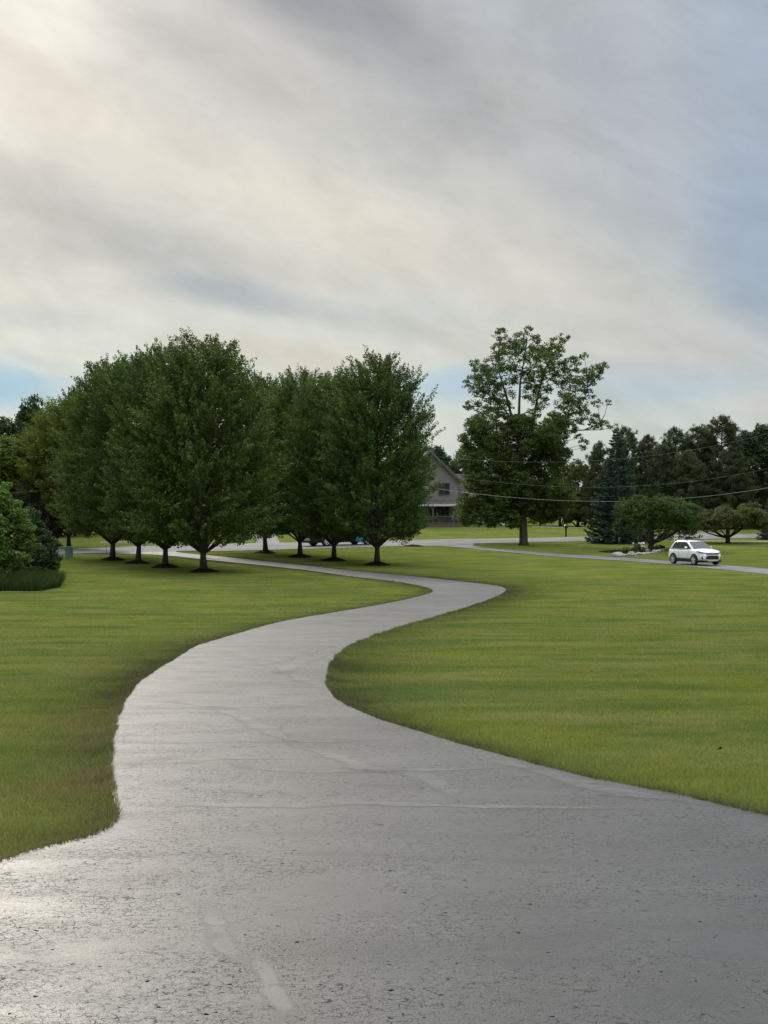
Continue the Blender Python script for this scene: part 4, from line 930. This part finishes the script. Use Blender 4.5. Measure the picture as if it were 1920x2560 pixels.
# ------------------------------------------------------------------ white compact SUV (x forward, y left)
def suv(root):
    I = np.interp
    st_ = [0, .06, .2, .5, .9, 1.4, 2.0, 2.6, 3.0, 3.3, 3.6, 3.85, 4.02, 4.14, 4.20]
    secs = []
    for x in st_:
        w_ = I(x, [0, .06, .2, .6, 3.3, 3.7, 3.95, 4.1, 4.2], [.70, .80, .86, .885, .885, .87, .82, .72, .60]); zt = I(x, [0, .06, .2, 2.7, 3.0, 3.4, 3.8, 4.05, 4.14, 4.2], [.92, 1.02, 1.07, 1.07, 1.09, 1.06, 1.0, .93, .86, .74]); zb_ = I(x, [0, .2, .6, 3.6, 4.0, 4.2], [.42, .30, .24, .24, .28, .34])
        half = [(0, zb_), (w_ * .85, zb_), (w_ * .97, zb_ + .10), (w_, .55), (w_ * .985, .78), (w_ * .955, zt - .10), (w_ * .88, zt - .02), (w_ * .6, zt + .02), (0, zt + .035)]
        secs.append([(x, y, z) for y, z in half] + [(x, -y, z) for y, z in half[-2:0:-1]])
    b_ = loft(MB(), secs)
    # cabin
    cs = []
    for x, z, wt__, wb_ in [(.10, 1.06, .74, .80), (.32, 1.30, .70, .81), (.50, 1.52, .62, .82), (.75, 1.60, .60, .83), (1.3, 1.635, .61, .83), (1.9, 1.62, .61, .83), (2.22, 1.56, .60, .82), (2.6, 1.36, .66, .81), (2.9, 1.19, .72, .80), (3.1, 1.07, .76, .79)]:
        ring = [(x, -wb_, 1.02), (x, wb_, 1.02), (x, wt__ + (wb_ - wt__) * .12, max(1.04, z - .07)), (x, wt__ * .9, z - .01), (x, 0, z + .012), (x, -wt__ * .9, z - .01), (x, -wt__ - (wb_ - wt__) * .12, max(1.04, z - .07))]
        cs.append(ring)
    loft(b_, cs); bo = b_.build('body', M['white_paint'], root, True, 0)
    # glass panels
    def wside(x, z, s_): # side surface of the cabin at z
        t_ = (z - 1.02) / .56; return s_ * (.83 - .19 * t_ + .012)
    for s_ in (-1, 1):
        for poly in ([(.55, 1.12), (1.44, 1.09), (1.44, 1.53), (.85, 1.53), (.66, 1.40)], [(1.50, 1.09), (2.74, 1.09), (2.58, 1.24), (2.18, 1.48), (2.0, 1.53), (1.50, 1.535)]):
            m_ = MB(); n = len(poly); o_ = .008 * s_
            m_.add([(x, wside(x, z, s_), z) for x, z in poly] + [(x, wside(x, z, s_) - .03 * s_, z) for x, z in poly], [tuple(range(n)), tuple(range(n, 2 * n))[::-1]] + [(i, (i + 1) % n, n + (i + 1) % n, n + i) for i in range(n)])
            m_.build('side_window', M['glass'], root)
    ws = MB(); ws.add([(2.27, .55, 1.565), (2.27, -.55, 1.565), (3.12, -.74, 1.115), (3.12, .74, 1.115), (2.65, .65, 1.365), (2.65, -.65, 1.365)], [(0, 1, 5, 4), (4, 5, 2, 3)]).build('windshield', M['glass'], root)
    MB().add([(.10, .60, 1.16), (.10, -.60, 1.16), (.40, -.54, 1.48), (.40, .54, 1.48)], [(0, 1, 2, 3)]).build('rear_window', M['glass'], root)
    for s_ in (-1, 1):
        MB().add([(1.43, wside(0, 1.09, s_), 1.09), (1.51, wside(0, 1.09, s_), 1.09), (1.51, wside(0, 1.53, s_), 1.53), (1.43, wside(0, 1.53, s_), 1.53)], [(0, 1, 2, 3)]).build('door_pillar', M['black_plastic'], root)
    # black lower cladding
    for s_ in (-1, 1):
        m_ = MB(); m_.prism([(.95, .24), (3.0, .24), (2.95, .42), (1.0, .44)], 1, s_ * .84, s_ * .905); m_.build('sill_cladding', M['black_plastic'], root)
        for cx in (.80, 3.33):
            m_ = MB(); n = 22; vs = []; 
            for k_ in range(n + 1):
                a_ = math.pi * (-.12 + 1.24 * k_ / n); 
                for rr, yy in ((.0, .897), (.355, .897), (.425, .905), (.425, .84)): vs.append((cx + math.cos(a_) * rr, s_ * yy, .345 + math.sin(a_) * rr))
            fs = [(4 * k_ + j, 4 * k_ + j + 1, 4 * k_ + j + 5, 4 * k_ + j + 4) for k_ in range(n) for j in range(3)]
            m_.add(vs, fs); m_.build('wheel_arch', M['black_plastic'], root)
        for cx in (.80, 3.33): wheel(root, cx, s_ * .835, .345, .21, s_, M['rim'])
        # mirror, handles, rail, lamps
        m_ = MB(); m_.box((2.52, s_ * .985, 1.15), (.13, .20, .15)); m_.build('side_mirror', M['white_paint'], root, True, .03)
        MB().box((2.56, s_ * .88, 1.09), (.07, .10, .05)).build('mirror_arm', M['black_plastic'], root)
        for hx in (1.02, 1.88): MB().box((hx, s_ * .892, .93), (.17, .03, .035)).build('door_handle', M['white_paint' if hx > 1.5 else 'white_paint'], root)
        MB().tube([(.62, s_ * .58, 1.60), (.72, s_ * .58, 1.66), (1.4, s_ * .60, 1.69), (1.95, s_ * .60, 1.675), (2.12, s_ * .59, 1.61)], .018, 6).build('roof_rail', M['black_plastic'], root, True)
        hp = [(3.66, .845, .97), (3.95, .775, .93), (4.12, .62, .87), (4.19, .40, .84)]
        m_ = MB(); vs = [(x + .015, s_ * (y + .035), z) for x, y, z in hp] + [(x + .02, s_ * (y + .03), z - (.07 + .035 * i)) for i, (x, y, z) in enumerate(hp)]
        m_.add(vs + [(x - .12, y * .9, z) for x, y, z in vs], [(0, 1, 5, 4), (1, 2, 6, 5), (2, 3, 7, 6), (8, 9, 1, 0), (9, 10, 2, 1), (10, 11, 3, 2), (4, 5, 13, 12), (5, 6, 14, 13), (6, 7, 15, 14)])
        m_.build('headlight', M['lamp'], root)
        m_ = MB(); q = [(.44, .42), (.72, .40), (.78, .50), (.70, .63), (.50, .63)]; xs_ = lambda y: I(y, [.44, .6, .8], [4.225, 4.165, 4.03])
        m_.add([(xs_(y) + .012, s_ * y, z) for y, z in q] + [(xs_(y) - .08, s_ * y, z) for y, z in q], [tuple(range(5))] + [(i, (i + 1) % 5, 5 + (i + 1) % 5, 5 + i) for i in range(5)]); m_.build('fog_lamp_recess', M['black_plastic'], root)
        MB().box((.045, s_ * .74, .93), (.12, .14, .26)).build('tail_light', M['red'], root, False, .02)
        MB().tube([(1.45, s_ * .888, .48), (1.47, s_ * .893, .75), (1.46, s_ * .872, 1.0)], .006, 4).build('door_seam', M['black_plastic'], root)
        MB().tube([(2.62, s_ * .888, .48), (2.64, s_ * .893, .75), (2.62, s_ * .872, 1.0)], .006, 4).build('door_seam', M['black_plastic'], root)
    m_ = MB(); m_.box((4.205, 0, .79), (.07, .86, .085)); m_.build('upper_grille', M['black_plastic'], root, False, .01)
    MB().box((4.205, 0, .805), (.06, .90, .018)).build('grille_trim', M['chrome'], root)
    m_ = MB(); m_.prism([(-.46, .52), (-.40, .40), (.40, .40), (.46, .52), (.40, .66), (-.40, .66)], 0, 4.12, 4.235); m_.build('lower_grille', M['black_plastic'], root)
    em = MB(); em.box((4.232, 0, .775), (.012, .16, .03)).box((4.234, 0, .775), (.012, .06, .052)); em.build('emblem', plain('gold_emblem', (.5, .36, .12), .3, .6), root)
    m_ = MB(); m_.prism([(4.0, .24), (4.25, .26), (4.25, .32), (4.0, .34)], 1, -.74, .74); m_.build('front_lip', M['black_plastic'], root)
    MB().prism([(4.1, .28), (4.262, .29), (4.262, .325), (4.1, .33)], 1, -.40, .40).build('skid_plate', M['rim'], root)
    MB().box((.36, 0, 1.60), (.26, 1.06, .035), ry=R(-8)).build('roof_spoiler', M['white_paint'], root, False, .01)
    MB().prism([(.35, .20), (4.0, .20), (4.0, .36), (.35, .36)], 1, -.8, .8).build('underbody', M['black_plastic'], root)
cw1, cw2 = at3(1683, 1410), at3(1738, 1416.5)
TH = R(-68)
car = empty('parked_car', (0, 0, 0), TH, 'white compact suv standing on the grey neighbour driveway', 'car')
suv(car)
# rear right wheel (x .80, y -.9) goes to cw1
m3 = Matrix.Rotation(TH, 3, 'Z'); mid = (cw1 + cw2) / 2; off = m3 @ Vector((2.065, -.86, 0)); car.location = (mid.x - off.x, mid.y - off.y, 0)
_pts = [car.location + m3 @ Vector((a_, b_, 0)) for a_ in (.8, 3.33) for b_ in (-.85, .85)]
hz = [float(hgt(q.x, q.y)) for q in _pts]; car.location.z = sum(hz) / 4 + .03
car.rotation_euler = (math.atan2((hz[1] + hz[3] - hz[0] - hz[2]) / 2, 1.7), -math.atan2((hz[2] + hz[3] - hz[0] - hz[1]) / 2, 2.53), TH)

# ------------------------------------------------------------------ black pickup on the road
tp = at3(759, 1368); te = at3(930, 1362.5)
ang = math.atan2(te.y - tp.y, te.x - tp.x)
tk = empty('pickup_truck', (tp.x, tp.y, float(hgt(tp.x, tp.y)) + .04), ang, 'long black pickup truck on the road behind the right clump of maples', 'truck')
tk.location.y += 1.0; tk.scale = (1.1, 1, 1)
b_ = MB(); b_.prism([(0, .36), (.1, .3), (6.85, .3), (6.95, .42), (6.95, 1.0), (6.8, 1.22), (5.3, 1.32), (5.1, 1.36), (2.2, 1.36), (2.15, 1.33), (.02, 1.33)], 1, -1.0, 1.0)
b_.prism([(2.2, 1.36), (5.1, 1.36), (4.5, 1.86), (4.2, 1.92), (2.6, 1.92), (2.3, 1.85)], 1, -.86, .86); b_.build('body', M['black_paint'], tk, False, .03)
for s_ in (-1, 1):
    MB().prism([(2.45, 1.42), (3.3, 1.42), (3.3, 1.82), (2.6, 1.82)], 1, s_ * .85, s_ * .875).build('side_window', M['glass'], tk)
    MB().prism([(3.4, 1.42), (4.85, 1.42), (4.4, 1.80), (3.4, 1.82)], 1, s_ * .85, s_ * .875).build('side_window', M['glass'], tk)
    for wx in (1.55, 5.75):
        m_ = MB(); m_.tube([(wx, s_ * .9, .44), (wx, s_ * 1.012, .44)], .47, 26); m_.build('wheel_arch', M['black_plastic'], tk); wheel(tk, wx, s_ * .93, .40, .26, s_, M['rim'], 6)
    MB().box((.01, s_ * .92, 1.1), (.05, .13, .36)).build('tail_light', M['red'], tk); MB().box((6.93, s_ * .8, .95), (.05, .3, .2)).build('headlight', M['lamp'], tk)
    MB().box((4.0, s_ * 1.11, 1.45), (.14, .2, .2)).build('side_mirror', M['black_plastic'], tk, False, .02)
MB().box((-.1, 0, .62), (.18, 1.9, .2)).build('rear_bumper', M['chrome'], tk, False, .03)
MB().box((.02, 0, .95), (.06, 1.5, .12)).build('tailgate_trim', M['chrome'], tk)
MB().box((4.85, -1.012, .56), (.78, .02, .40)).build('door_panel', M['teal'], tk, False, .003)
MB().add([(5.06, .76, 1.39), (5.06, -.76, 1.39), (4.54, -.74, 1.83), (4.54, .74, 1.83)], [(0, 1, 2, 3)]).build('windshield', M['glass'], tk)

# ------------------------------------------------------------------ house
hp = at3(1070, 1317); hq = F / hp.y
house = empty('house', hp, R(6), 'tan two storey house with a steep front gable, porch and garage wing', 'house')
def hx(px): return (px - 1070) / hq
def hz_(py): return (1317 - py) / hq
w0, w1 = hx(1002), hx(1146); ev = hz_(1199); pk = hz_(1130); xm = (w0 + w1) / 2
MB().prism([(w0, -.2), (w1, -.2), (w1, ev), (xm, pk), (w0, ev)], 1, 0, 7).build('wall', M['siding'], house)
def slab(a_, b_, y0, y1, th=.16):
    (xa, za), (xb, zb_) = a_, b_; d_ = Vector((xb - xa, 0, zb_ - za)).normalized(); n_ = Vector((-d_.z, 0, d_.x)); n_ = n_ if n_.z > 0 else -n_
    m_ = MB(); p = [Vector((xa, y0, za)), Vector((xb, y0, zb_)), Vector((xb, y1, zb_)), Vector((xa, y1, za))]
    return m_.add([*p, *[q + n_ * th for q in p]], [(3, 2, 1, 0), (4, 5, 6, 7), (0, 1, 5, 4), (1, 2, 6, 5), (2, 3, 7, 6), (3, 0, 4, 7)])
sl_ = (pk - ev) / (w1 - xm)
roof = slab((xm, pk + .01), (w1 + .45, ev - .45 * sl_ + .01), -.45, 7.2).build('roof', M['roof'], house)
slab((xm, pk + .01), (w0 - .45, ev - .45 * sl_ + .01), -.45, 7.2).build('roof', M['roof'], house)
for xe in (w1 + .45, w0 - .45):
    s_ = slab((xm, pk - .12), (xe, ev - .45 * sl_ - .12), -.50, -.455, .30).build('rake_board', M['trim'], house)
# main block behind with its ridge across
mx0, mx1 = hx(960), hx(1150); rz_ = hz_(1129)
MB().box(((mx0 + mx1) / 2, 10.5, (ev + .0) / 2 - .1), (mx1 - mx0, 6.9, ev)).build('wall', M['siding'], house)
MB().add([(mx0 - .4, 6.6, ev - .2), (mx1 + .5, 6.6, ev - .2), (hx(1112), 10.5, rz_), (mx0 + 2, 10.5, rz_), (mx0 - .4, 14.4, ev - .2), (mx1 + .5, 14.4, ev - .2)], [(0, 1, 2, 3), (1, 5, 2), (5, 4, 3, 2), (4, 0, 3), (0, 4, 5, 1)]).build('roof', M['roof'], house)
MB().box((hx(1100), 10.2, rz_ + .1), (1.3, .9, 1.3)).build('chimney', M['trim'], house)
def window(x0, x1, z0, z1, y, parent, lites=2, bars=1):
    f = MB(); t_ = .09
    for (a_, b_, c__, d_) in ((x0 - t_, x1 + t_, z0 - t_, z0), (x0 - t_, x1 + t_, z1, z1 + t_), (x0 - t_, x0, z0, z1), (x1, x1 + t_, z0, z1)): f.box(((a_ + b_) / 2, y - .05, (c__ + d_) / 2), (b_ - a_, .08, d_ - c__))
    for k_ in range(1, lites): xx = x0 + (x1 - x0) * k_ / lites; f.box((xx, y - .035, (z0 + z1) / 2), (.06, .05, z1 - z0))
    for k_ in range(1, bars + 1): zz_ = z0 + (z1 - z0) * k_ / (bars + 1); f.box(((x0 + x1) / 2, y - .033, zz_), (x1 - x0, .04, .04))
    o = f.build('window', M['trim'], parent); MB().box(((x0 + x1) / 2, y - .012, (z0 + z1) / 2), (x1 - x0, .02, z1 - z0)).build('pane', M['win'], o); return o
window(hx(1098), hx(1123), hz_(1236), hz_(1209), 0, house, 2, 1)
window(hx(1030), hx(1055), hz_(1236), hz_(1209), 0, house, 2, 1)
window(hx(1092), hx(1122), hz_(1296), hz_(1267), 0, house, 3, 2)
window(hx(1022), hx(1046), hz_(1296), hz_(1267), 0, house, 2, 2)
# porch
pz = hz_(1259)
MB().add([(w0 - .3, -2.2, pz), (w1 + .1, -2.2, pz), (w1 + .1, 0, pz + .45), (w0 - .3, 0, pz + .45), (w0 - .3, -2.2, pz - .22), (w1 + .1, -2.2, pz - .22), (w1 + .1, -.01, pz - .22), (w0 - .3, -.01, pz - .22)],
         [(0, 1, 2, 3), (7, 6, 5, 4), (4, 5, 1, 0), (5, 6, 2, 1), (7, 4, 0, 3)]).build('porch_roof', M['roof'], house)
MB().box(((w0 + w1) / 2, -2.22, pz - .16), (w1 - w0 + .5, .05, .26)).build('fascia', M['white_trim'], house)
MB().box(((w0 + w1) / 2, -1.05, .2), (w1 - w0, 2.1, .5)).build('porch_floor', M['trim'], house)
for px in (1004, 1040, 1077, 1143): MB().box((hx(px), -2.0, (.45 + pz - .25) / 2), (.16, .16, pz - .72)).build('porch_post', M['trim'], house)
rl = MB(); rl.box(((hx(1058) + hx(1142)) / 2, -2.0, 1.35), (hx(1142) - hx(1058), .07, .08)).box(((hx(1058) + hx(1142)) / 2, -2.0, .58), (hx(1142) - hx(1058), .06, .06))
k_ = hx(1060)
while k_ < hx(1140): rl.box((k_, -2.0, .96), (.045, .045, .72)); k_ += .17
rl.build('railing', M['trim'], house)
MB().box((hx(1085), -.04, 1.35), (.95, .06, 2.0)).build('door', M['black_plastic'], house)
# wing
a0, a1 = hx(1148), hx(1300); wy = 1.5; we = hz_(1247); wr_ = hz_(1184)
MB().box(((a0 + a1) / 2, wy + 3.5, we / 2 - .1), (a1 - a0, 7, we)).build('wall', M['siding_grey'], house)
MB().add([(a0 - .1, wy - .5, we - .15), (a1 + .4, wy - .5, we - .15), (a1 + .4, wy + 3.5, wr_), (a0 - .1, wy + 3.5, wr_), (a0 - .1, wy + 7.5, we - .15), (a1 + .4, wy + 7.5, we - .15)], [(0, 1, 2, 3), (3, 2, 5, 4), (1, 5, 2), (0, 3, 4), (0, 4, 5, 1)]).build('roof', M['roof'], house)
window(hx(1185), hx(1200), hz_(1293), hz_(1272), wy, house, 2, 1); window(hx(1222), hx(1240), hz_(1293), hz_(1272), wy, house, 2, 1)
g_ = MB(); g_.box((hx(1277), wy - .03, 1.15), (hx(1296) - hx(1258), .05, 2.1)); g_.build('garage_door', M['white_trim'], house)
# shrubs along the house
for i, (px, py, r_, mt, lb) in enumerate([(1086, 1315, 12, 'dark_leaf', 'small dark round shrub before the porch railing'), (1118, 1316, 19, 'spruce', 'large blue green shrub before the right end of the porch'), (1145, 1316, 14, 'dark_leaf', 'dark shrub at the corner of the house'),
                                        (1172, 1317, 10, 'bright_leaf', 'small yellow green shrub right of the house corner'), (1198, 1317, 13, 'dark_leaf', 'dark shrub before the garage wing'), (1238, 1317, 15, 'olive_leaf', 'taller olive shrub before the garage wing'), (1050, 1315, 12, 'dark_leaf', 'dark shrub at the porch steps')]):
    q = at3(px, py + 1); qq = F / q.y; rr = r_ / qq; r3 = np.random.default_rng(400 + i)
    bl = [(r3.normal(0, rr * .45), r3.normal(0, rr * .3), rr * r3.uniform(.5, 1.15), rr * .5) for _ in range(9)]
    o = blob_tree('garden_shrub', bl, [(0, 0, -.05, .05), (0, 0, rr, .02)], .13, 75, M[mt], 400 + i, lb, 'shrubs along the house front', clump=.22, cat='shrub', trunk_name='stem', crown_name='foliage'); o.location = q

# ------------------------------------------------------------------ mailbox, utility box, stake
q = at3(1415, 1342)
mbx = empty('mailbox', q, R(0), 'black mailbox on a post at the far edge of the road', 'mailbox')
MB().box((0, 0, .45), (.16, .16, .95)).box((0, 0, .87), (.14, .34, .08)).build('post', M['black_plastic'], mbx, False, .01)
m_ = MB(); pr = [(-.17, .9)] + [(.17 * math.cos(a_) * -1, 1.06 + .15 * math.sin(a_)) for a_ in np.linspace(0, math.pi, 10)] + [(.17, .9)]
m_.prism(pr, 1, -.34, .28); m_.build('box', M['black_plastic'], mbx, False)
MB().prism([(x * 1.04, z + .012) for x, z in pr[2:-2]], 1, -.30, .24).build('lid', plain('grey_metal', (.42, .42, .42), .3, .6), mbx)
MB().box((0, -.35, 1.03), (.28, .02, .24)).build('door', M['black_plastic'], mbx, False, .005)
q = at3(172, 1395.5)
ub = empty('utility_box', q, R(8), 'grey green utility box on the lawn left of the maples', 'utility box')
MB().box((0, 0, .40), (.56, .5, .82)).build('cabinet', M['box_green'], ub, False, .02)
MB().box((0, 0, .83), (.62, .56, .07)).build('lid', M['box_green'], ub, False, .015)
MB().box((.18, -.262, .5), (.05, .03, .12)).build('latch', M['black_plastic'], ub)
q = at3(265, 1387); o = MB().tube([(0, 0, -.05), (.01, 0, .55)], .02, 6).tube([(.01, 0, .5), (.011, 0, .6)], .03, 6).build('marker_stake', M['stick']); o.location = q; tag(o, 'thin marker stake in the grass left of the driveway mouth', 'stake')
q = at3(1032, 1366); o = bpy.data.objects.new('gravel_mound', mm); COL.objects.link(o); o.location = q; o.scale = (1.1, .9, .6); tag(o, 'small dark mound on the near edge of the road, before the house', 'mound')

# ------------------------------------------------------------------ flower bed
bc = at3(1590, 1384)
m_ = MB(); n = 30; vs = [(0, 0, .16)] + [(math.cos(math.tau * i / n) * 3.3, math.sin(math.tau * i / n) * 3.6 + .2, -.02) for i in range(n)]
m_.add(vs, [(0, 1 + i, 1 + (i + 1) % n) for i in range(n)]); o = m_.build('flower_bed', M['mulch']); o.location = (bc.x + .3, bc.y + 3.6, bc.z); tag(o, 'mulched bed round the weeping tree', 'flower bed')
rk = []
for sd_ in range(3):
    bm = bmesh.new(); bmesh.ops.create_icosphere(bm, subdivisions=2, radius=.5); r3 = random.Random(sd_)
    for v in bm.verts: v.co *= 1 + r3.uniform(-.16, .16)
    for v in bm.verts: v.co.z *= .55; v.co.y *= .8
    me = bpy.data.meshes.new('rock'); bm.to_mesh(me); bm.free(); me.materials.append(M['stone']); rk.append(me)
rp = [(1545, 1391, .95, 1), (1556, 1391, .55, 0), (1565, 1390, .45, 0), (1573, 1389, .55, 0), (1581, 1389, .45, 0), (1590, 1388, .5, 0), (1600, 1387, .6, 0), (1610, 1386, .5, 0), (1619, 1385, .5, 0), (1629, 1384, .45, 0), (1638, 1381, .6, 0), (1646, 1379, .5, 0), (1654, 1377, .5, 0), (1661, 1375, .45, 0), (1579, 1385, .6, 0), (1537, 1387, .4, 0), (1551, 1386, .5, 0), (1620, 1378, .55, 0)]
for i, (px, py, s_, big) in enumerate(rp):
    o = bpy.data.objects.new('rock', rk[i % 3]); COL.objects.link(o); q = at3(px, py); o.location = q + Vector((0, 0, s_ * .1)); o.scale = (s_, s_, s_ * (.9 if not big else 1.0)); o.rotation_euler = (random.uniform(-.2, .2), random.uniform(-.2, .2), random.uniform(0, 6))
    if big: tag(o, 'largest pale rock, at the left end of the flower bed edge', 'rock', 'rocks edging the flower bed')
    else: tag(o, 'pale rock in the edging of the flower bed left of the white car', 'rock', 'rocks edging the flower bed edge line')
def plant(px, py, rpx, mt, seed, label, name='flower_plant', leaf=.13, flowers=0):
    q = at3(px, py); qq = F / q.y; rr = rpx / qq; r3 = np.random.default_rng(seed)
    bl = [(r3.normal(0, rr * .5), r3.normal(0, rr * .4), rr * r3.uniform(.3, 1.1), rr * .5) for _ in range(9)]
    o = blob_tree(name, bl, [(0, 0, -.05, .04), (0, 0, rr * .6, .02)], leaf, 85, M[mt], seed, label, None, clump=.2, cat='plant', trunk_name='stem', crown_name='foliage'); o.location = q
    for k_ in range(flowers):
        bm = bmesh.new(); bmesh.ops.create_icosphere(bm, subdivisions=1, radius=.11)
        for v in bm.verts: v.co *= random.uniform(.75, 1.2)
        me = bpy.data.meshes.new('flower'); bm.to_mesh(me); bm.free(); f = link('flower', me, M['petal'], o, True)
        f.location = (r3.uniform(-1.1, 1.1) * rr, r3.uniform(-.8, 0) * rr, rr * r3.uniform(.9, 1.75)); f.scale = (1, 1, .7)
    return o
plant(1566, 1384, 11, 'maple', 501, 'spiky green iris clump at the left end of the flower bed')
plant(1594, 1382, 15, 'dark_leaf', 502, 'dark bush with pale pink blossoms in the flower bed', flowers=11)
plant(1640, 1378, 10, 'brown_leaf', 503, 'low brownish plant at the foot of the weeping tree')
plant(1655, 1373, 7, 'dark_leaf', 504, 'low dark plant at the right end of the flower bed')
# fallen leaf on the lawn
q = at3(1800, 1889); o = MB().add([(-.028, 0, 0), (0, -.02, .012), (.03, 0, .01), (.006, .024, .02), (.018, .018, .03)], [(0, 1, 2), (0, 2, 3), (2, 4, 3)]).build('fallen_leaf', M['mulch']); o.location = q + Vector((0, 0, .045)); tag(o, 'single dark dead leaf lying on the right lawn', 'leaf')

# ------------------------------------------------------------------ utility pole and cables
PA = Vector((0, 0, 0)); xa_, ya_ = (509 - 960) / F * 118, 118.0; xb_, yb_ = 42.5, 148.0
def wire(pts, rad, mat, label, ends=(0, 1)):
    ts = []; hs = []
    for (px, py) in pts:
        u_ = (px - 960) / F; t_ = (u_ * ya_ - xa_) / ((xb_ - xa_) - u_ * (yb_ - ya_)); Y_ = ya_ + t_ * (yb_ - ya_); ts.append(t_); hs.append(CZ + (HY - py) * Y_ / F)
    co = np.polyfit(ts, hs, 2); P_ = []
    for t_ in np.linspace(ends[0], ends[1], 40): P_.append((xa_ + t_ * (xb_ - xa_), ya_ + t_ * (yb_ - ya_), float(np.polyval(co, t_))))
    o = MB().tube(P_, rad, 6).build('power_cable', mat); tag(o, label, 'cable'); return co
cA = wire([(1074, 1139), (1201, 1152), (1320, 1158), (1480, 1152), (1613, 1139), (1758, 1118), (1874, 1097)], .008, M['wire'], 'highest grey overhead cable crossing the sky gap right of the tallest lone tree')
cB = wire([(1083, 1181), (1201, 1203), (1320, 1215), (1440, 1219), (1613, 1211), (1787, 1194), (1920, 1173)], .008, M['wire'], 'middle grey overhead cable crossing the large spruce')
cC = wire([(1094, 1219), (1174, 1233), (1246, 1243), (1320, 1249), (1440, 1253), (1613, 1249), (1758, 1240), (1920, 1221)], .012, M['wire_light'], 'lowest and brightest overhead cable above the white car')
def pole(x, y, label, hs):
    z0 = float(hgt(x, y)); top = max(hs) + .7; o = empty('utility_pole', (x, y, z0), R(28), label, 'utility pole')
    MB().tube([(0, 0, -.3), (0, 0, (top - z0))], [.16, .11], 12).build('post', M['pole'], o, True)
    MB().box((0, -.02, top - z0 - .3), (.12, 1.4, .1)).build('crossarm', M['pole'], o)
    for h_ in hs: MB().tube([(0, 0, h_ - z0 - .08), (0, 0, h_ - z0 + .08)], .2, 10).build('insulator', M['chrome'], o)
pole(xa_, ya_, 'wooden utility pole hidden behind the tallest maple', [float(np.polyval(q_, 0)) for q_ in (cA, cB, cC)])

# the cables run on to the left behind the shrubs
for co, zl, lb in ((cA, 7.6, 'upper thin cable crossing the dark trees at the far left'), (cC, 5.15, 'lower thin cable crossing the brown shrub at the far left')):
    a_ = Vector((xa_, ya_, float(np.polyval(co, 0)))); m_ = Vector((-23.5, 112.5, zl)); b_ = Vector((-44, 101.0, zl + .35)); P_ = []
    for i in range(25):
        t_ = i / 24; P_.append(a_ * (1 - t_) * (1 - 2 * t_) + m_ * 4 * t_ * (1 - t_) + b_ * t_ * (2 * t_ - 1))
    tag(MB().tube(P_, .005, 6).build('power_cable', M['wire']), lb, 'cable')
pole(-44.0, 101.0, 'wooden utility pole beyond the left edge of the lawn', [7.95, 5.5])
pole(xb_, yb_, 'wooden utility pole beyond the right edge of the road', [float(np.polyval(q_, 1)) for q_ in (cA, cB, cC)])
